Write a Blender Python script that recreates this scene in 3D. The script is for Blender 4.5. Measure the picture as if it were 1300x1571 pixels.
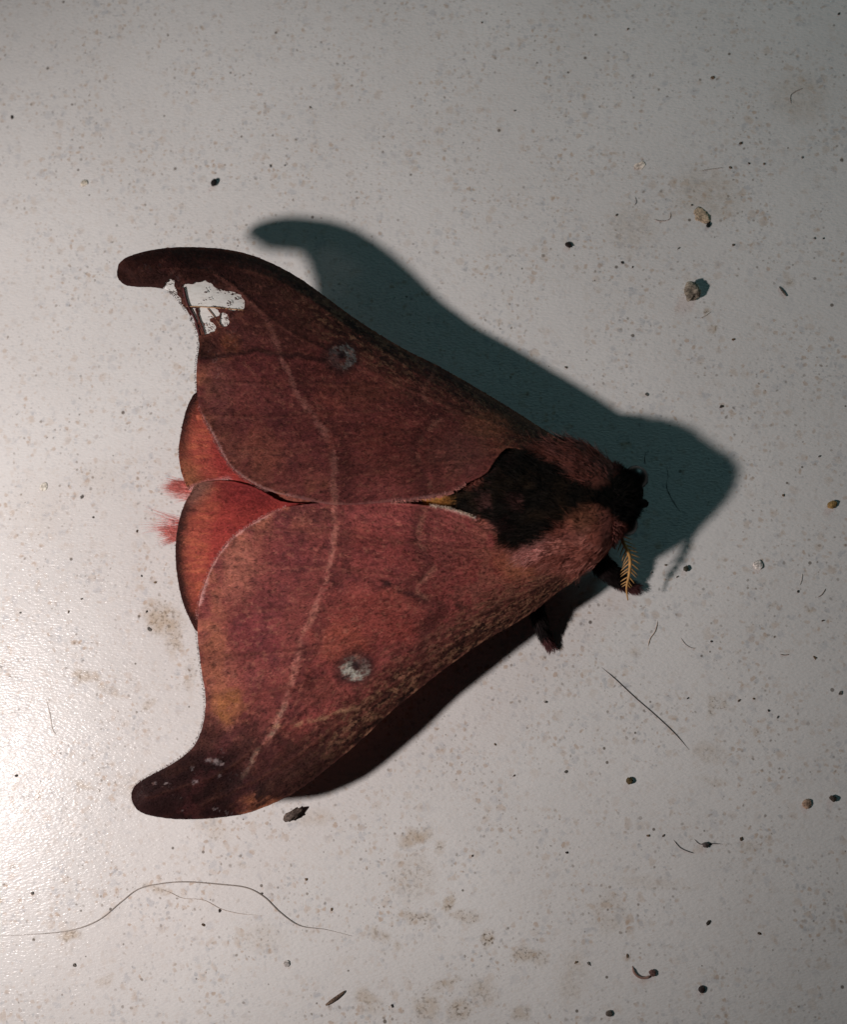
import bpy, bmesh, math
import numpy as np
from mathutils import Vector, Matrix

for o in list(bpy.data.objects):
    bpy.data.objects.remove(o, do_unlink=True)
scene = bpy.context.scene
COL = scene.collection
rng = np.random.default_rng(7)

# ------------------------------------------------------------------ camera
MM = 0.001
PX = 0.07                      # one photo pixel on the table, mm
H = 112.0                      # camera distance, mm
CAMP = np.array([10.0, -15.0, 0.0])
CAMP[2] = math.sqrt(H * H - CAMP[0] ** 2 - CAMP[1] ** 2)
FWD = -CAMP / H
RIGHT = np.array([1.0, 0, 0]) - FWD[0] * FWD
RIGHT /= np.linalg.norm(RIGHT)
UP = np.cross(RIGHT, FWD)
cam_d = bpy.data.cameras.new('camera')
cam = bpy.data.objects.new('camera', cam_d)
COL.objects.link(cam)
cam.location = Vector(CAMP * MM)
cam.rotation_euler = Matrix(np.stack([RIGHT, UP, -FWD], 1).tolist()).to_euler()
cam_d.sensor_fit = 'VERTICAL'
cam_d.sensor_height = 24.0
cam_d.lens = 24.0 * H / (1571 * PX)
cam_d.clip_start = 0.005
cam_d.clip_end = 10.0
cam_d.dof.use_dof = True
cam_d.dof.focus_distance = (H - 5.0) * MM
cam_d.dof.aperture_fstop = 16.0
scene.camera = cam


def W(px, py, z):
    """photo pixel + height above the table (mm) -> world mm, shape (...,3)"""
    u = (np.asarray(px, float) - 650.0) * PX
    v = (785.5 - np.asarray(py, float)) * PX
    d = u[..., None] * RIGHT + v[..., None] * UP + H * FWD
    z = np.asarray(z, float)
    t = (z - CAMP[2]) / d[..., 2]
    P = CAMP + d * t[..., None]
    return P


def to_px(x, y, z=0.0):
    X = x - CAMP[0]; Y = y - CAMP[1]; Z = z - CAMP[2]
    w = X * FWD[0] + Y * FWD[1] + Z * FWD[2]
    k = H / w / PX
    return 650 + (X * RIGHT[0] + Y * RIGHT[1] + Z * RIGHT[2]) * k, 785.5 - (X * UP[0] + Y * UP[1] + Z * UP[2]) * k


# ------------------------------------------------------------------ light
world = bpy.data.worlds.new('World')
scene.world = world
world.use_nodes = True
bg = world.node_tree.nodes['Background']
bg.inputs[0].default_value = (0.55, 0.75, 0.78, 1)
bg.inputs[1].default_value = 0.006


def lamp(name, kind, loc_mm, power, color, target=None, **kw):
    d = bpy.data.lights.new(name, kind)
    d.energy = power
    d.color = color
    for k, v in kw.items():
        setattr(d, k, v)
    o = bpy.data.objects.new(name, d)
    o.location = Vector(loc_mm) * MM
    if target is not None:
        o.rotation_euler = (Vector(target) - Vector(loc_mm)).to_track_quat('-Z', 'Y').to_euler()
    COL.objects.link(o)
    return o


lamp('torch', 'SPOT', (-104, -42.6, 110), 0.86, (1.0, 0.922, 0.898), target=(-31, -2, 0), shadow_soft_size=0.0055, spot_size=1.32, spot_blend=0.92)
lamp('far_moth_lamp', 'AREA', (170, 300, 150), 0.135, (0.46, 0.93, 1.0), target=(25, 10, 0), size=0.09)

scene.view_settings.view_transform = 'Standard'
scene.view_settings.look = 'None'
scene.view_settings.exposure = 0.0
scene.view_settings.gamma = 1.0
scene.view_settings.use_curve_mapping = False
scene.render.engine = 'CYCLES'

# ------------------------------------------------------------------ numpy noise
_T = np.random.default_rng(11).random((8, 256, 256))


def vn(x, y, s=0):
    t = _T[s % 8]
    x = np.asarray(x, float) + 1000 * 1.37 + 17.3 * s
    y = np.asarray(y, float) + 1000 * 1.91 + 9.1 * s
    xi = np.floor(x).astype(int); yi = np.floor(y).astype(int)
    fx = x - xi; fy = y - yi
    fx = fx * fx * (3 - 2 * fx); fy = fy * fy * (3 - 2 * fy)
    a = t[xi % 256, yi % 256]; b = t[(xi + 1) % 256, yi % 256]
    c = t[xi % 256, (yi + 1) % 256]; d = t[(xi + 1) % 256, (yi + 1) % 256]
    return (a * (1 - fx) + b * fx) * (1 - fy) + (c * (1 - fx) + d * fx) * fy


def fbm(x, y, s=0, o=4):
    r = 0; a = 0.5; n = 0
    for i in range(o):
        r = r + a * vn(x * 2 ** i, y * 2 ** i, s + i); n += a; a *= 0.5
    return r / n


def sst(a, b, x):
    t = np.clip((x - a) / (b - a), 0, 1)
    return t * t * (3 - 2 * t)


def lin(c):
    c = np.asarray(c, float) / 255.0
    return np.where(c <= 0.04045, c / 12.92, ((c + 0.055) / 1.055) ** 2.4)


def spline(P, n=5, closed=False):
    P = np.asarray(P, float)
    m = len(P)
    out = []
    for i in range(m if closed else m - 1):
        if closed:
            p0, p1, p2, p3 = P[(i - 1) % m], P[i], P[(i + 1) % m], P[(i + 2) % m]
        else:
            p0, p1, p2, p3 = P[max(i - 1, 0)], P[i], P[i + 1], P[min(i + 2, m - 1)]
        for k in range(n):
            t = k / n
            out.append(0.5 * (2 * p1 + (p2 - p0) * t + (2 * p0 - 5 * p1 + 4 * p2 - p3) * t * t
                              + (3 * p1 - p0 - 3 * p2 + p3) * t ** 3))
    if not closed:
        out.append(P[-1])
    return np.array(out)


def pdist(x, y, L, closed=False):
    """distance to polyline, arc position"""
    L = np.asarray(L, float)
    A = L; B = np.roll(L, -1, 0)
    if not closed:
        A = A[:-1]; B = B[:-1]
    best = np.full(np.shape(x), 1e9); arc = np.zeros(np.shape(x)); acc = 0
    for a, b in zip(A, B):
        d = b - a; l2 = max(d @ d, 1e-9)
        t = np.clip(((x - a[0]) * d[0] + (y - a[1]) * d[1]) / l2, 0, 1)
        q = np.hypot(x - a[0] - t * d[0], y - a[1] - t * d[1])
        m = q < best
        best = np.where(m, q, best); arc = np.where(m, acc + t * math.sqrt(l2), arc)
        acc += math.sqrt(l2)
    return best, arc


def inside(x, y, L):
    L = np.asarray(L, float)
    r = np.zeros(np.shape(x), bool)
    for a, b in zip(L, np.roll(L, -1, 0)):
        c = (a[1] > y) != (b[1] > y)
        if a[1] != b[1]:
            r ^= c & (x < (b[0] - a[0]) * (y - a[1]) / (b[1] - a[1]) + a[0])
    return r


def sdf(x, y, L):
    d, _ = pdist(x, y, L, True)
    return np.where(inside(x, y, L), d, -d)


def tps(pts):
    """thin-plate height field from (px,py,z) control points"""
    P = np.asarray(pts, float); n = len(P)
    q = P[:, :2] / 500.0

    def k(r2):
        return np.where(r2 > 0, 0.5 * r2 * np.log(np.maximum(r2, 1e-12)), 0)
    r2 = ((q[:, None] - q[None]) ** 2).sum(-1)
    A = np.zeros((n + 3, n + 3))
    A[:n, :n] = k(r2) + np.eye(n) * 2e-3
    A[:n, n] = 1; A[:n, n + 1:] = q
    A[n:, :n] = A[:n, n:].T
    w = np.linalg.solve(A, np.concatenate([P[:, 2], np.zeros(3)]))

    def f(x, y):
        x = np.asarray(x, float) / 500.0; y = np.asarray(y, float) / 500.0
        r = w[n] + w[n + 1] * x + w[n + 2] * y
        for i in range(n):
            r = r + w[i] * k((x - q[i, 0]) ** 2 + (y - q[i, 1]) ** 2)
        return r
    return f


# ------------------------------------------------------------------ object helpers
def tag(o, label=None, cat=None, group=None, kind=None):
    if label: o['label'] = label
    if cat: o['category'] = cat
    if group: o['group'] = group
    if kind: o['kind'] = kind
    return o


def mesh_obj(name, V, F, mat, parent=None, col=None, smooth=True, origin=None):
    """V in world mm; the object's origin sits at its root (or the given point)"""
    V = np.asarray(V, float)
    base = np.zeros(3)
    if parent is not None:
        base = ROOT
    elif origin is not None:
        base = np.asarray(origin, float)
    me = bpy.data.meshes.new(name)
    if isinstance(F, np.ndarray):
        F = F.tolist()
    me.from_pydata(((V - base) * MM).tolist(), [], F)
    if col is not None:
        a = me.color_attributes.new('tint', 'FLOAT_COLOR', 'POINT')
        c4 = np.ones((len(V), 4)); c4[:, :3] = col
        a.data.foreach_set('color', c4.ravel())
    if smooth:
        me.polygons.foreach_set('use_smooth', [True] * len(me.polygons))
    me.update()
    me.materials.append(mat)
    o = bpy.data.objects.new(name, me)
    COL.objects.link(o)
    if parent is not None:
        o.parent = parent
    else:
        o.location = Vector(base * MM)
    return o


def tube(P, R, n=6):
    """P (m,3) mm, R (m,) radii"""
    P = np.asarray(P, float); m = len(P)
    R = np.broadcast_to(np.asarray(R, float), (m,))
    T = np.gradient(P, axis=0); T /= np.linalg.norm(T, axis=1)[:, None] + 1e-12
    ref = np.array([0.13, 0.21, 0.97])
    if abs(T[0] @ ref) > 0.9:
        ref = np.array([0.9, 0.3, 0.1])
    A = np.cross(T, ref); A /= np.linalg.norm(A, axis=1)[:, None] + 1e-12
    B = np.cross(T, A)
    th = np.linspace(0, 2 * math.pi, n, endpoint=False)
    V = (P[:, None] + R[:, None, None] * (np.cos(th)[None, :, None] * A[:, None] + np.sin(th)[None, :, None] * B[:, None])).reshape(-1, 3)
    F = []
    for i in range(m - 1):
        for j in range(n):
            k = (j + 1) % n
            F.append((i * n + j, i * n + k, (i + 1) * n + k, (i + 1) * n + j))
    F.append(tuple(range(n - 1, -1, -1)))
    F.append(tuple(range((m - 1) * n, m * n)))
    return V, F


def join(parts):
    V = []; F = []; n = 0
    for v, f in parts:
        V.append(v); F += [tuple(i + n for i in q) for q in f]; n += len(v)
    return np.concatenate(V), F


def hairs(roots, dirs, lens, rad, bend, seg=4):
    """tapered three-sided hairs. all arrays, mm"""
    n = len(roots)
    t = np.linspace(0, 1, seg)
    C = roots[:, None] + dirs[:, None] * (lens[:, None, None] * t[None, :, None]) + bend[:, None] * (lens[:, None, None] * (t ** 2)[None, :, None])
    a = np.cross(dirs, np.array([0.2, 0.3, 0.93])); a /= np.linalg.norm(a, axis=1)[:, None] + 1e-9
    b = np.cross(dirs, a)
    r = rad[:, None] * (1 - 0.93 * t[None]) 
    V = []
    for th in (0, 2.094, 4.189):
        V.append(C + r[..., None] * (math.cos(th) * a + math.sin(th) * b)[:, None])
    V = np.stack(V, 2)                       # n,seg,3,3
    idx = np.arange(n * seg * 3).reshape(n, seg, 3)
    Fs = []
    for j in range(3):
        k = (j + 1) % 3
        Fs.append(np.stack([idx[:, :-1, j], idx[:, :-1, k], idx[:, 1:, k], idx[:, 1:, j]], -1).reshape(-1, 4))
    return V.reshape(-1, 3), np.concatenate(Fs), n, seg


# ------------------------------------------------------------------ materials
def new_mat(name):
    m = bpy.data.materials.new(name)
    m.use_nodes = True
    nt = m.node_tree
    return m, nt, nt.nodes['Principled BSDF']


def nd(nt, kind, **kw):
    n = nt.nodes.new(kind)
    for k, v in kw.items():
        if k.startswith('i_'):
            key = k[2:]
            n.inputs[int(key) if key.isdigit() else key.replace('_', ' ')].default_value = v
        else:
            setattr(n, k, v)
    return n


def coords(nt, scale=(1000, 1000, 1000), rot=(0, 0, 0)):
    tc = nd(nt, 'ShaderNodeTexCoord')
    mp = nd(nt, 'ShaderNodeMapping')
    mp.inputs['Scale'].default_value = scale
    mp.inputs['Rotation'].default_value = rot
    nt.links.new(tc.outputs['Object'], mp.inputs[0])
    return mp.outputs[0]


def mix(nt, fac, a, b, mode='MIX'):
    n = nd(nt, 'ShaderNodeMix', data_type='RGBA', blend_type=mode)
    for s, v in ((0, fac), (6, a), (7, b)):
        if hasattr(v, 'is_linked') or hasattr(v, 'links'):
            nt.links.new(v, n.inputs[s])
        else:
            n.inputs[s].default_value = v if s == 0 else (*v, 1) if len(v) == 3 else v
    return n.outputs[2]


def ramp(nt, src, a, b, va=0.0, vb=1.0):
    n = nd(nt, 'ShaderNodeMapRange', interpolation_type='SMOOTHSTEP')
    n.inputs[1].default_value = a; n.inputs[2].default_value = b
    n.inputs[3].default_value = va; n.inputs[4].default_value = vb
    nt.links.new(src, n.inputs[0])
    return n.outputs[0]


def mul(nt, a, b):
    n = nd(nt, 'ShaderNodeMath', operation='MULTIPLY')
    for i, v in enumerate((a, b)):
        if isinstance(v, (int, float)):
            n.inputs[i].default_value = v
        else:
            nt.links.new(v, n.inputs[i])
    return n.outputs[0]


def tint_mat(name, rough=0.7, spec=0.25, nscale=6.0, namp=0.35, bump=0.02, sheen=0.0, trans=0.0):
    m, nt, b = new_mat(name)
    at = nd(nt, 'ShaderNodeAttribute', attribute_name='tint')
    co = coords(nt)
    nz = nd(nt, 'ShaderNodeTexNoise', i_Scale=nscale, i_Detail=3.0, i_Roughness=0.6)
    nt.links.new(co, nz.inputs['Vector'])
    f = ramp(nt, nz.outputs[0], 0.3, 0.7, 1 - namp, 1 + namp)
    vm = nd(nt, 'ShaderNodeVectorMath', operation='SCALE')
    nt.links.new(at.outputs['Color'], vm.inputs[0]); nt.links.new(f, vm.inputs['Scale'])
    nt.links.new(vm.outputs[0], b.inputs['Base Color'])
    b.inputs['Roughness'].default_value = rough
    b.inputs['Specular IOR Level'].default_value = spec
    if sheen:
        b.inputs['Sheen Weight'].default_value = sheen
        b.inputs['Sheen Roughness'].default_value = 0.5
        b.inputs['Sheen Tint'].default_value = (1, 0.75, 0.7, 1)
    if bump:
        bp = nd(nt, 'ShaderNodeBump', i_Strength=0.6, i_Distance=bump * MM)
        nt.links.new(nz.outputs[0], bp.inputs['Height'])
        nt.links.new(bp.outputs[0], b.inputs['Normal'])
    if trans:
        tr = nd(nt, 'ShaderNodeBsdfTranslucent')
        nt.links.new(vm.outputs[0], tr.inputs[0])
        ms = nd(nt, 'ShaderNodeMixShader', i_0=trans)
        nt.links.new(b.outputs[0], ms.inputs[1]); nt.links.new(tr.outputs[0], ms.inputs[2])
        nt.links.new(ms.outputs[0], nt.nodes['Material Output'].inputs[0])
    return m


M_WING = tint_mat('wing_scales', 0.75, 0.09, 7.0, 0.15, 0.05, trans=0.06)
M_SCALE = tint_mat('loose_scales', 0.6, 0.1, 3.0, 0.2, 0)
M_FUR = tint_mat('fur', 0.65, 0.14, 2.0, 0.25, 0)
M_BODY = tint_mat('body_skin', 0.9, 0.05, 3.0, 0.4, 0.05)
M_GRIT = tint_mat('grit', 0.75, 0.25, 5.0, 0.5, 0.06)
M_FIBRE = tint_mat('fibre', 0.5, 0.4, 2.0, 0.2, 0)
M_EYE = tint_mat('compound_eye', 0.35, 0.5, 12.0, 0.3, 0.02)

# table: glossy off-white sheet with fine mottling
M_TABLE, nt, b = new_mat('white_laminate')
co = coords(nt)


def noise(scale, detail=2.0, rough=0.5, vec=None):
    n = nd(nt, 'ShaderNodeTexNoise', i_Scale=scale, i_Detail=detail, i_Roughness=rough)
    nt.links.new(vec or co, n.inputs['Vector'])
    return n.outputs[0]


col = mix(nt, ramp(nt, noise(0.05, 3.0), 0.35, 0.65), (0.67, 0.64, 0.62), (0.71, 0.68, 0.66))
big1 = ramp(nt, noise(0.16, 3.0), 0.35, 0.62, 0.25, 1.0)
wob = nd(nt, 'ShaderNodeTexNoise', i_Scale=1.1, i_Detail=3.0)
nt.links.new(co, wob.inputs['Vector'])


def spots(scale, rmax, soft, seed, warp):
    """soft uneven dots of random size, thinned out at random"""
    ad = nd(nt, 'ShaderNodeVectorMath', operation='MULTIPLY_ADD')
    nt.links.new(wob.outputs[1], ad.inputs[0])
    ad.inputs[1].default_value = (warp, warp, 0)
    ofs = nd(nt, 'ShaderNodeVectorMath', operation='ADD')
    nt.links.new(co, ofs.inputs[0]); ofs.inputs[1].default_value = (seed * 13.7, seed * 7.9, 0.31 * seed)
    nt.links.new(ofs.outputs[0], ad.inputs[2])
    v = nd(nt, 'ShaderNodeTexVoronoi', voronoi_dimensions='2D', i_Scale=scale)
    nt.links.new(ad.outputs[0], v.inputs['Vector'])
    sp = nd(nt, 'ShaderNodeSeparateColor')
    nt.links.new(v.outputs['Color'], sp.inputs[0])
    su = nd(nt, 'ShaderNodeMath', operation='SUBTRACT')
    nt.links.new(mul(nt, sp.outputs[0], rmax), su.inputs[0]); nt.links.new(v.outputs['Distance'], su.inputs[1])
    return mul(nt, ramp(nt, su.outputs[0], -soft, soft), ramp(nt, sp.outputs[1], 0.35, 1.0))


for sc, rm, sf, sd, wp, am, cc in ((0.95, 0.42, 0.16, 1, 1.3, 0.30, (0.40, 0.41, 0.44)), (0.85, 0.40, 0.16, 2, 1.3, 0.30, (0.50, 0.37, 0.27)),
                                   (1.5, 0.34, 0.14, 3, 0.9, 0.38, (0.38, 0.39, 0.41)), (1.4, 0.34, 0.14, 4, 0.9, 0.42, (0.44, 0.30, 0.20)),
                                   (1.1, 0.17, 0.07, 5, 0.5, 0.50, (0.20, 0.16, 0.13)), (1.9, 0.22, 0.08, 6, 0.4, 0.34, (0.30, 0.26, 0.23))):
    col = mix(nt, mul(nt, mul(nt, spots(sc, rm, sf, sd, wp), big1), am * 1.4), col, cc)
# tiny dark dots
vo = nd(nt, 'ShaderNodeTexVoronoi', i_Scale=0.62)
nt.links.new(co, vo.inputs['Vector'])
sep = nd(nt, 'ShaderNodeSeparateColor')
nt.links.new(vo.outputs['Color'], sep.inputs[0])
thr = mul(nt, sep.outputs[0], 0.13)
lt = nd(nt, 'ShaderNodeMath', operation='SUBTRACT')
nt.links.new(thr, lt.inputs[0]); nt.links.new(vo.outputs['Distance'], lt.inputs[1])
dots = mul(nt, ramp(nt, lt.outputs[0], -0.02, 0.03), ramp(nt, sep.outputs[1], 0.35, 0.8))
col = mix(nt, mul(nt, dots, 0.8), col, (0.10, 0.075, 0.055))
# dirt with a shape of its own
at = nd(nt, 'ShaderNodeAttribute', attribute_name='dirt')
spd = nd(nt, 'ShaderNodeSeparateColor')
nt.links.new(at.outputs['Color'], spd.inputs[0])
dn = ramp(nt, noise(2.6, 2.0, 0.6), 0.50, 0.66)
col = mix(nt, mul(nt, spd.outputs[0], ramp(nt, noise(0.9, 2.0), 0.3, 0.6, 0.35, 1.0)), col, (0.42, 0.30, 0.18))
col = mix(nt, mul(nt, spd.outputs[1], dn), col, (0.11, 0.075, 0.045))
nt.links.new(col, b.inputs['Base Color'])
b.inputs['Specular IOR Level'].default_value = 0.10
nt.links.new(ramp(nt, noise(0.7, 3.0), 0.3, 0.7, 0.15, 0.26), b.inputs['Roughness'])
cos_ = coords(nt, (1000, 2300, 1000), (0, 0, -0.7))
b1 = nd(nt, 'ShaderNodeBump', i_Strength=1.0, i_Distance=0.045 * MM)
nt.links.new(noise(2.2, 1.5, 0.5, cos_), b1.inputs['Height'])
b2 = nd(nt, 'ShaderNodeBump', i_Strength=1.0, i_Distance=0.05 * MM)
nt.links.new(noise(0.35, 2.0), b2.inputs['Height'])
nt.links.new(b2.outputs[0], b1.inputs['Normal'])
nt.links.new(b1.outputs[0], b.inputs['Normal'])

# ------------------------------------------------------------------ table surface
SX, SY = 96.0, 116.0
step = 0.22
gx = np.arange(-SX / 2, SX / 2 + step / 2, step)
gy = np.arange(-SY / 2, SY / 2 + step / 2, step)
gx = np.concatenate([[-180], gx, [180]]); gy = np.concatenate([[-180], gy, [180]])
X, Y = np.meshgrid(gx, gy)
pxx, pyy = to_px(X, Y)
soft = np.zeros(X.shape); dark = np.zeros(X.shape)
stains = [  # px, py, rx, ry, angle, soft, dark
    (250, 950, 36, 26, 0.6, 0.75, 0.6), (268, 985, 14, 24, 0.2, 0.6, 0.5),
    (130, 1038, 24, 9, 0.2, 0.6, 0.5), (165, 1058, 22, 8, 0.4, 0.55, 0.3), (210, 1210, 40, 18, 0.3, 0.2, 0.2),
    (1085, 300, 60, 45, 0.3, 0.35, 0.1), (1230, 150, 50, 40, 0.2, 0.3, 0.15), (970, 350, 40, 40, 0, 0.25, 0.15),
    (640, 1285, 30, 14, -0.3, 0.6, 0.45), (675, 1300, 10, 14, 0, 0.5, 0.5), (635, 1345, 40, 40, 0, 0.25, 0.3),
    (690, 1382, 18, 8, -1.0, 0.7, 0.9), (640, 1408, 30, 9, 0.05, 0.5, 0.7), (715, 1405, 30, 9, 0.1, 0.4, 0.55),
    (748, 1442, 10, 18, 0.2, 0.7, 1.0), (805, 1465, 22, 14, 0.2, 0.55, 0.6), (830, 1470, 14, 14, 0.2, 0.4, 0.5),
    (580, 1435, 18, 10, 0.3, 0.5, 0.3), (612, 1450, 10, 8, 0.3, 0.5, 0.3), (565, 1535, 26, 18, 0.6, 0.5, 0.35),
    (655, 1545, 22, 26, 0, 0.5, 0.45), (705, 1550, 22, 18, -0.6, 0.6, 0.7), (740, 1520, 26, 24, 0, 0.35, 0.35),
    (685, 1510, 26, 8, -0.4, 0.5, 0.5), (800, 1555, 16, 14, 0.3, 0.5, 0.4),
    (1092, 1075, 10, 10, 0, 0.5, 0.9), (1110, 1080, 8, 7, 0, 0.5, 0.9), (1095, 1092, 6, 10, 0, 0.5, 0.6),
    (1090, 1155, 30, 18, 0.2, 0.35, 0.25), (1100, 1200, 25, 8, 0.2, 0.3, 0.2), (1150, 1300, 16, 10, 0.2, 0.4, 0.2),
    (1240, 935, 8, 5, -0.6, 0.6, 0.4), (1188, 930, 8, 5, -0.7, 0.6, 0.7), (975, 1000, 10, 8, 0, 0.4, 0.3),
    (108, 1435, 20, 9, 0.0, 0.7, 0.5), (240, 1362, 26, 8, 0.25, 0.6, 0.4), (160, 1505, 14, 12, 0, 0.3, 0.2),
    (370, 1328, 8, 4, 0.2, 0.7, 0.3), (935, 1400, 30, 40, 0, 0.25, 0.15), (880, 1500, 25, 50, 0.2, 0.25, 0.2),
    (1212, 432, 10, 9, 0, 0.5, 0.4), (1092, 503, 7, 8, 0, 0.7, 0.6), (1085, 478, 7, 5, 0, 0.6, 0.7),
    (150, 735, 40, 30, 0, 0.12, 0.1), (480, 1255, 40, 15, 0, 0.25, 0.15), (330, 1270, 30, 20, 0.5, 0.25, 0.2),
    (60, 780, 60, 60, 0, 0.10, 0.0), (400, 1440, 40, 26, 0.2, 0.2, 0.15), (1000, 1355, 60, 10, 0.1, 0.2, 0.1),
    (290, 1040, 8, 30, 0.0, 0.3, 0.3), (230, 1080, 14, 6, -0.6, 0.4, 0.5), (130, 1205, 20, 6, 0.4, 0.5, 0.3)]
jx = pxx + 14 * (fbm(pxx / 14, pyy / 14, 1) - 0.5); jy = pyy + 14 * (fbm(pxx / 14, pyy / 14, 3) - 0.5)
for sx, sy, rx, ry, a, s1, s2 in stains:
    dx = jx - sx; dy = jy - sy
    u = (dx * math.cos(a) + dy * math.sin(a)) / rx; v = (-dx * math.sin(a) + dy * math.cos(a)) / ry
    k = sst(1.25, 0.35, np.hypot(u, v))
    soft = np.maximum(soft, k * s1 * 0.8); dark = np.maximum(dark, k * s2 * 0.95)
# scratch-like smears
for pts, s in (([(75, 1075), (78, 1100), (84, 1122)], 0.6), ([(168, 1165), (162, 1175), (150, 1180)], 0.5),
               ([(1060, 1288), (1075, 1297), (1100, 1293), (1130, 1296), (1200, 1290)], 0.3),
               ([(640, 1560), (645, 1535), (665, 1515), (690, 1508)], 0.5)):
    d, _ = pdist(pxx, pyy, spline(pts))
    dark = np.maximum(dark, s * sst(5, 1, d))
V = np.stack([X, Y, 0 * X], -1).reshape(-1, 3)
ny, nx = X.shape
idx = np.arange(nx * ny).reshape(ny, nx)
F = np.stack([idx[:-1, :-1], idx[:-1, 1:], idx[1:, 1:], idx[1:, :-1]], -1).reshape(-1, 4)
ROOT = np.zeros(3)
table = mesh_obj('table_surface', V, F, M_TABLE)
tag(table, 'glossy off-white mottled table surface with brown dirt smears', 'table', kind='structure')
at_ = table.data.color_attributes.new('dirt', 'FLOAT_COLOR', 'POINT')
c4 = np.ones((len(V), 4)); c4[:, 0] = soft.ravel(); c4[:, 1] = dark.ravel(); c4[:, 2] = 0
at_.data.foreach_set('color', c4.ravel())

# ------------------------------------------------------------------ the moth
ROOT = W(850, 775, 0.0)
moth = bpy.data.objects.new('moth', None)
moth.empty_display_size = 0.01
moth.location = Vector(ROOT * MM)
COL.objects.link(moth)
tag(moth, 'red-brown hook-winged moth with black thorax resting on the white table', 'moth')

# ---- outlines, photo pixels
UP_COSTA = [(180, 412), (184, 402), (200, 392), (235, 383), (275, 379), (320, 380), (350, 383), (385, 391), (420, 405),
            (455, 424), (490, 448), (530, 478), (570, 505), (620, 535), (670, 560), (720, 588), (770, 618), (810, 643), (838, 661)]
UP_BASE = [(862, 676), (872, 695), (850, 706), (815, 694), (790, 687), (774, 690), (758, 709), (745, 727)]
UP_INNER = [(715, 742), (690, 756), (660, 764), (600, 770), (540, 774), (500, 773), (450, 763), (412, 753), (385, 740),
            (360, 722), (341, 697), (325, 665), (312, 640)]
UP_OUTER = [(303, 612), (301, 585), (302, 555), (305, 532), (303, 510), (296, 493), (286, 476), (272, 457), (258, 446), (238, 441), (210, 440), (190, 436), (180, 425)]
LO_COSTA = [(201, 1224), (208, 1240), (225, 1250), (260, 1256), (300, 1257), (340, 1254), (385, 1246), (440, 1223), (472, 1203),
            (505, 1177), (545, 1144), (600, 1093), (640, 1060), (690, 1021), (740, 986), (780, 963), (820, 938), (856, 909), (880, 893)]
LO_BASE = [(900, 872), (900, 852), (870, 845), (835, 842), (800, 836), (776, 826)]
LO_INNER = [(764, 808), (740, 799), (715, 789), (690, 781), (660, 776), (620, 772), (560, 770), (500, 771), (440, 778), (410, 790), (385, 805), (360, 822),
            (340, 845), (325, 868), (314, 895), (305, 925)]
LO_OUTER = [(303, 955), (303, 980), (306, 1005), (309, 1030), (314, 1060), (315, 1085), (310, 1115), (300, 1140), (285, 1157),
            (260, 1174), (235, 1187), (216, 1198), (204, 1209)]
UP_PM = spline([(330, 396), (318, 408), (332, 420), (360, 445), (385, 465), (408, 490), (425, 520), (436, 560), (455, 600), (475, 630), (495, 655), (508, 685), (512, 720), (515, 775)])
LO_PM = spline([(515, 770), (512, 830), (505, 880), (490, 920), (470, 965), (457, 1005), (450, 1040), (440, 1075), (428, 1102), (414, 1132), (394, 1156), (384, 1178), (362, 1205), (354, 1226)])
LO_BR = spline([(420, 1115), (470, 1107), (515, 1096), (545, 1086)])
UP_AM = spline([(668, 572), (650, 610), (690, 630), (662, 655), (642, 690), (655, 720), (665, 765)])
LO_AM = spline([(655, 778), (645, 830), (668, 868), (640, 905), (690, 930), (655, 985), (672, 1030)])
UP_CREASE = spline([(303, 546), (345, 547), (400, 539), (440, 545), (500, 552)])
LO_CREASE = spline([(880, 880), (800, 915), (740, 940), (690, 925), (640, 912), (610, 908)])

Z_UP = tps([(180, 412, 14.0), (300, 383, 12.8), (280, 440, 13.0), (420, 407, 11.0), (570, 505, 9.3), (700, 578, 8.6), (838, 661, 8.3), (870, 690, 9.0), (780, 690, 9.9),
            (690, 757, 10.9), (540, 774, 11.0), (440, 763, 10.9), (360, 722, 10.8), (302, 600, 11.1), (305, 510, 11.8), (500, 630, 10.7), (640, 660, 10.1), (420, 550, 11.1), (520, 540, 10.0)])
Z_LO = tps([(201, 1224, 9.6), (300, 1257, 8.6), (440, 1223, 7.8), (600, 1092, 7.3), (740, 985, 7.2), (880, 893, 7.2), (895, 860, 8.4), (770, 815, 9.8),
            (690, 781, 10.5), (540, 774, 10.5), (440, 780, 10.3), (340, 845, 9.8), (303, 975, 9.6), (315, 1085, 9.6), (260, 1190, 9.6), (500, 900, 10.2), (640, 880, 10.0), (450, 1030, 9.8), (560, 1020, 9.3)])


def costa_curl(x, y, costa):
    d, _ = pdist(x, y, costa)
    return -1.0 * np.exp(-(d / 13.0) ** 1.3)


HOLES = [spline([(281, 441), (298, 437), (315, 432), (330, 441), (345, 447), (368, 454), (374, 466), (370, 474), (350, 473), (325, 468), (300, 469), (288, 463)], 4, True),
         spline([(305, 474), (320, 471), (331, 474), (337, 484), (327, 486), (322, 492), (329, 503), (320, 510), (312, 508), (307, 490)], 4, True),
         spline([(338, 484), (347, 484), (350, 495), (343, 500), (337, 494)], 4, True),
         spline([(250, 452), (257, 431), (268, 430), (267, 440), (270, 450), (276, 462), (262, 462)], 4, True),
         spline([(295, 476), (300, 474), (303, 486), (300, 494), (295, 486)], 4, True)]


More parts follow.
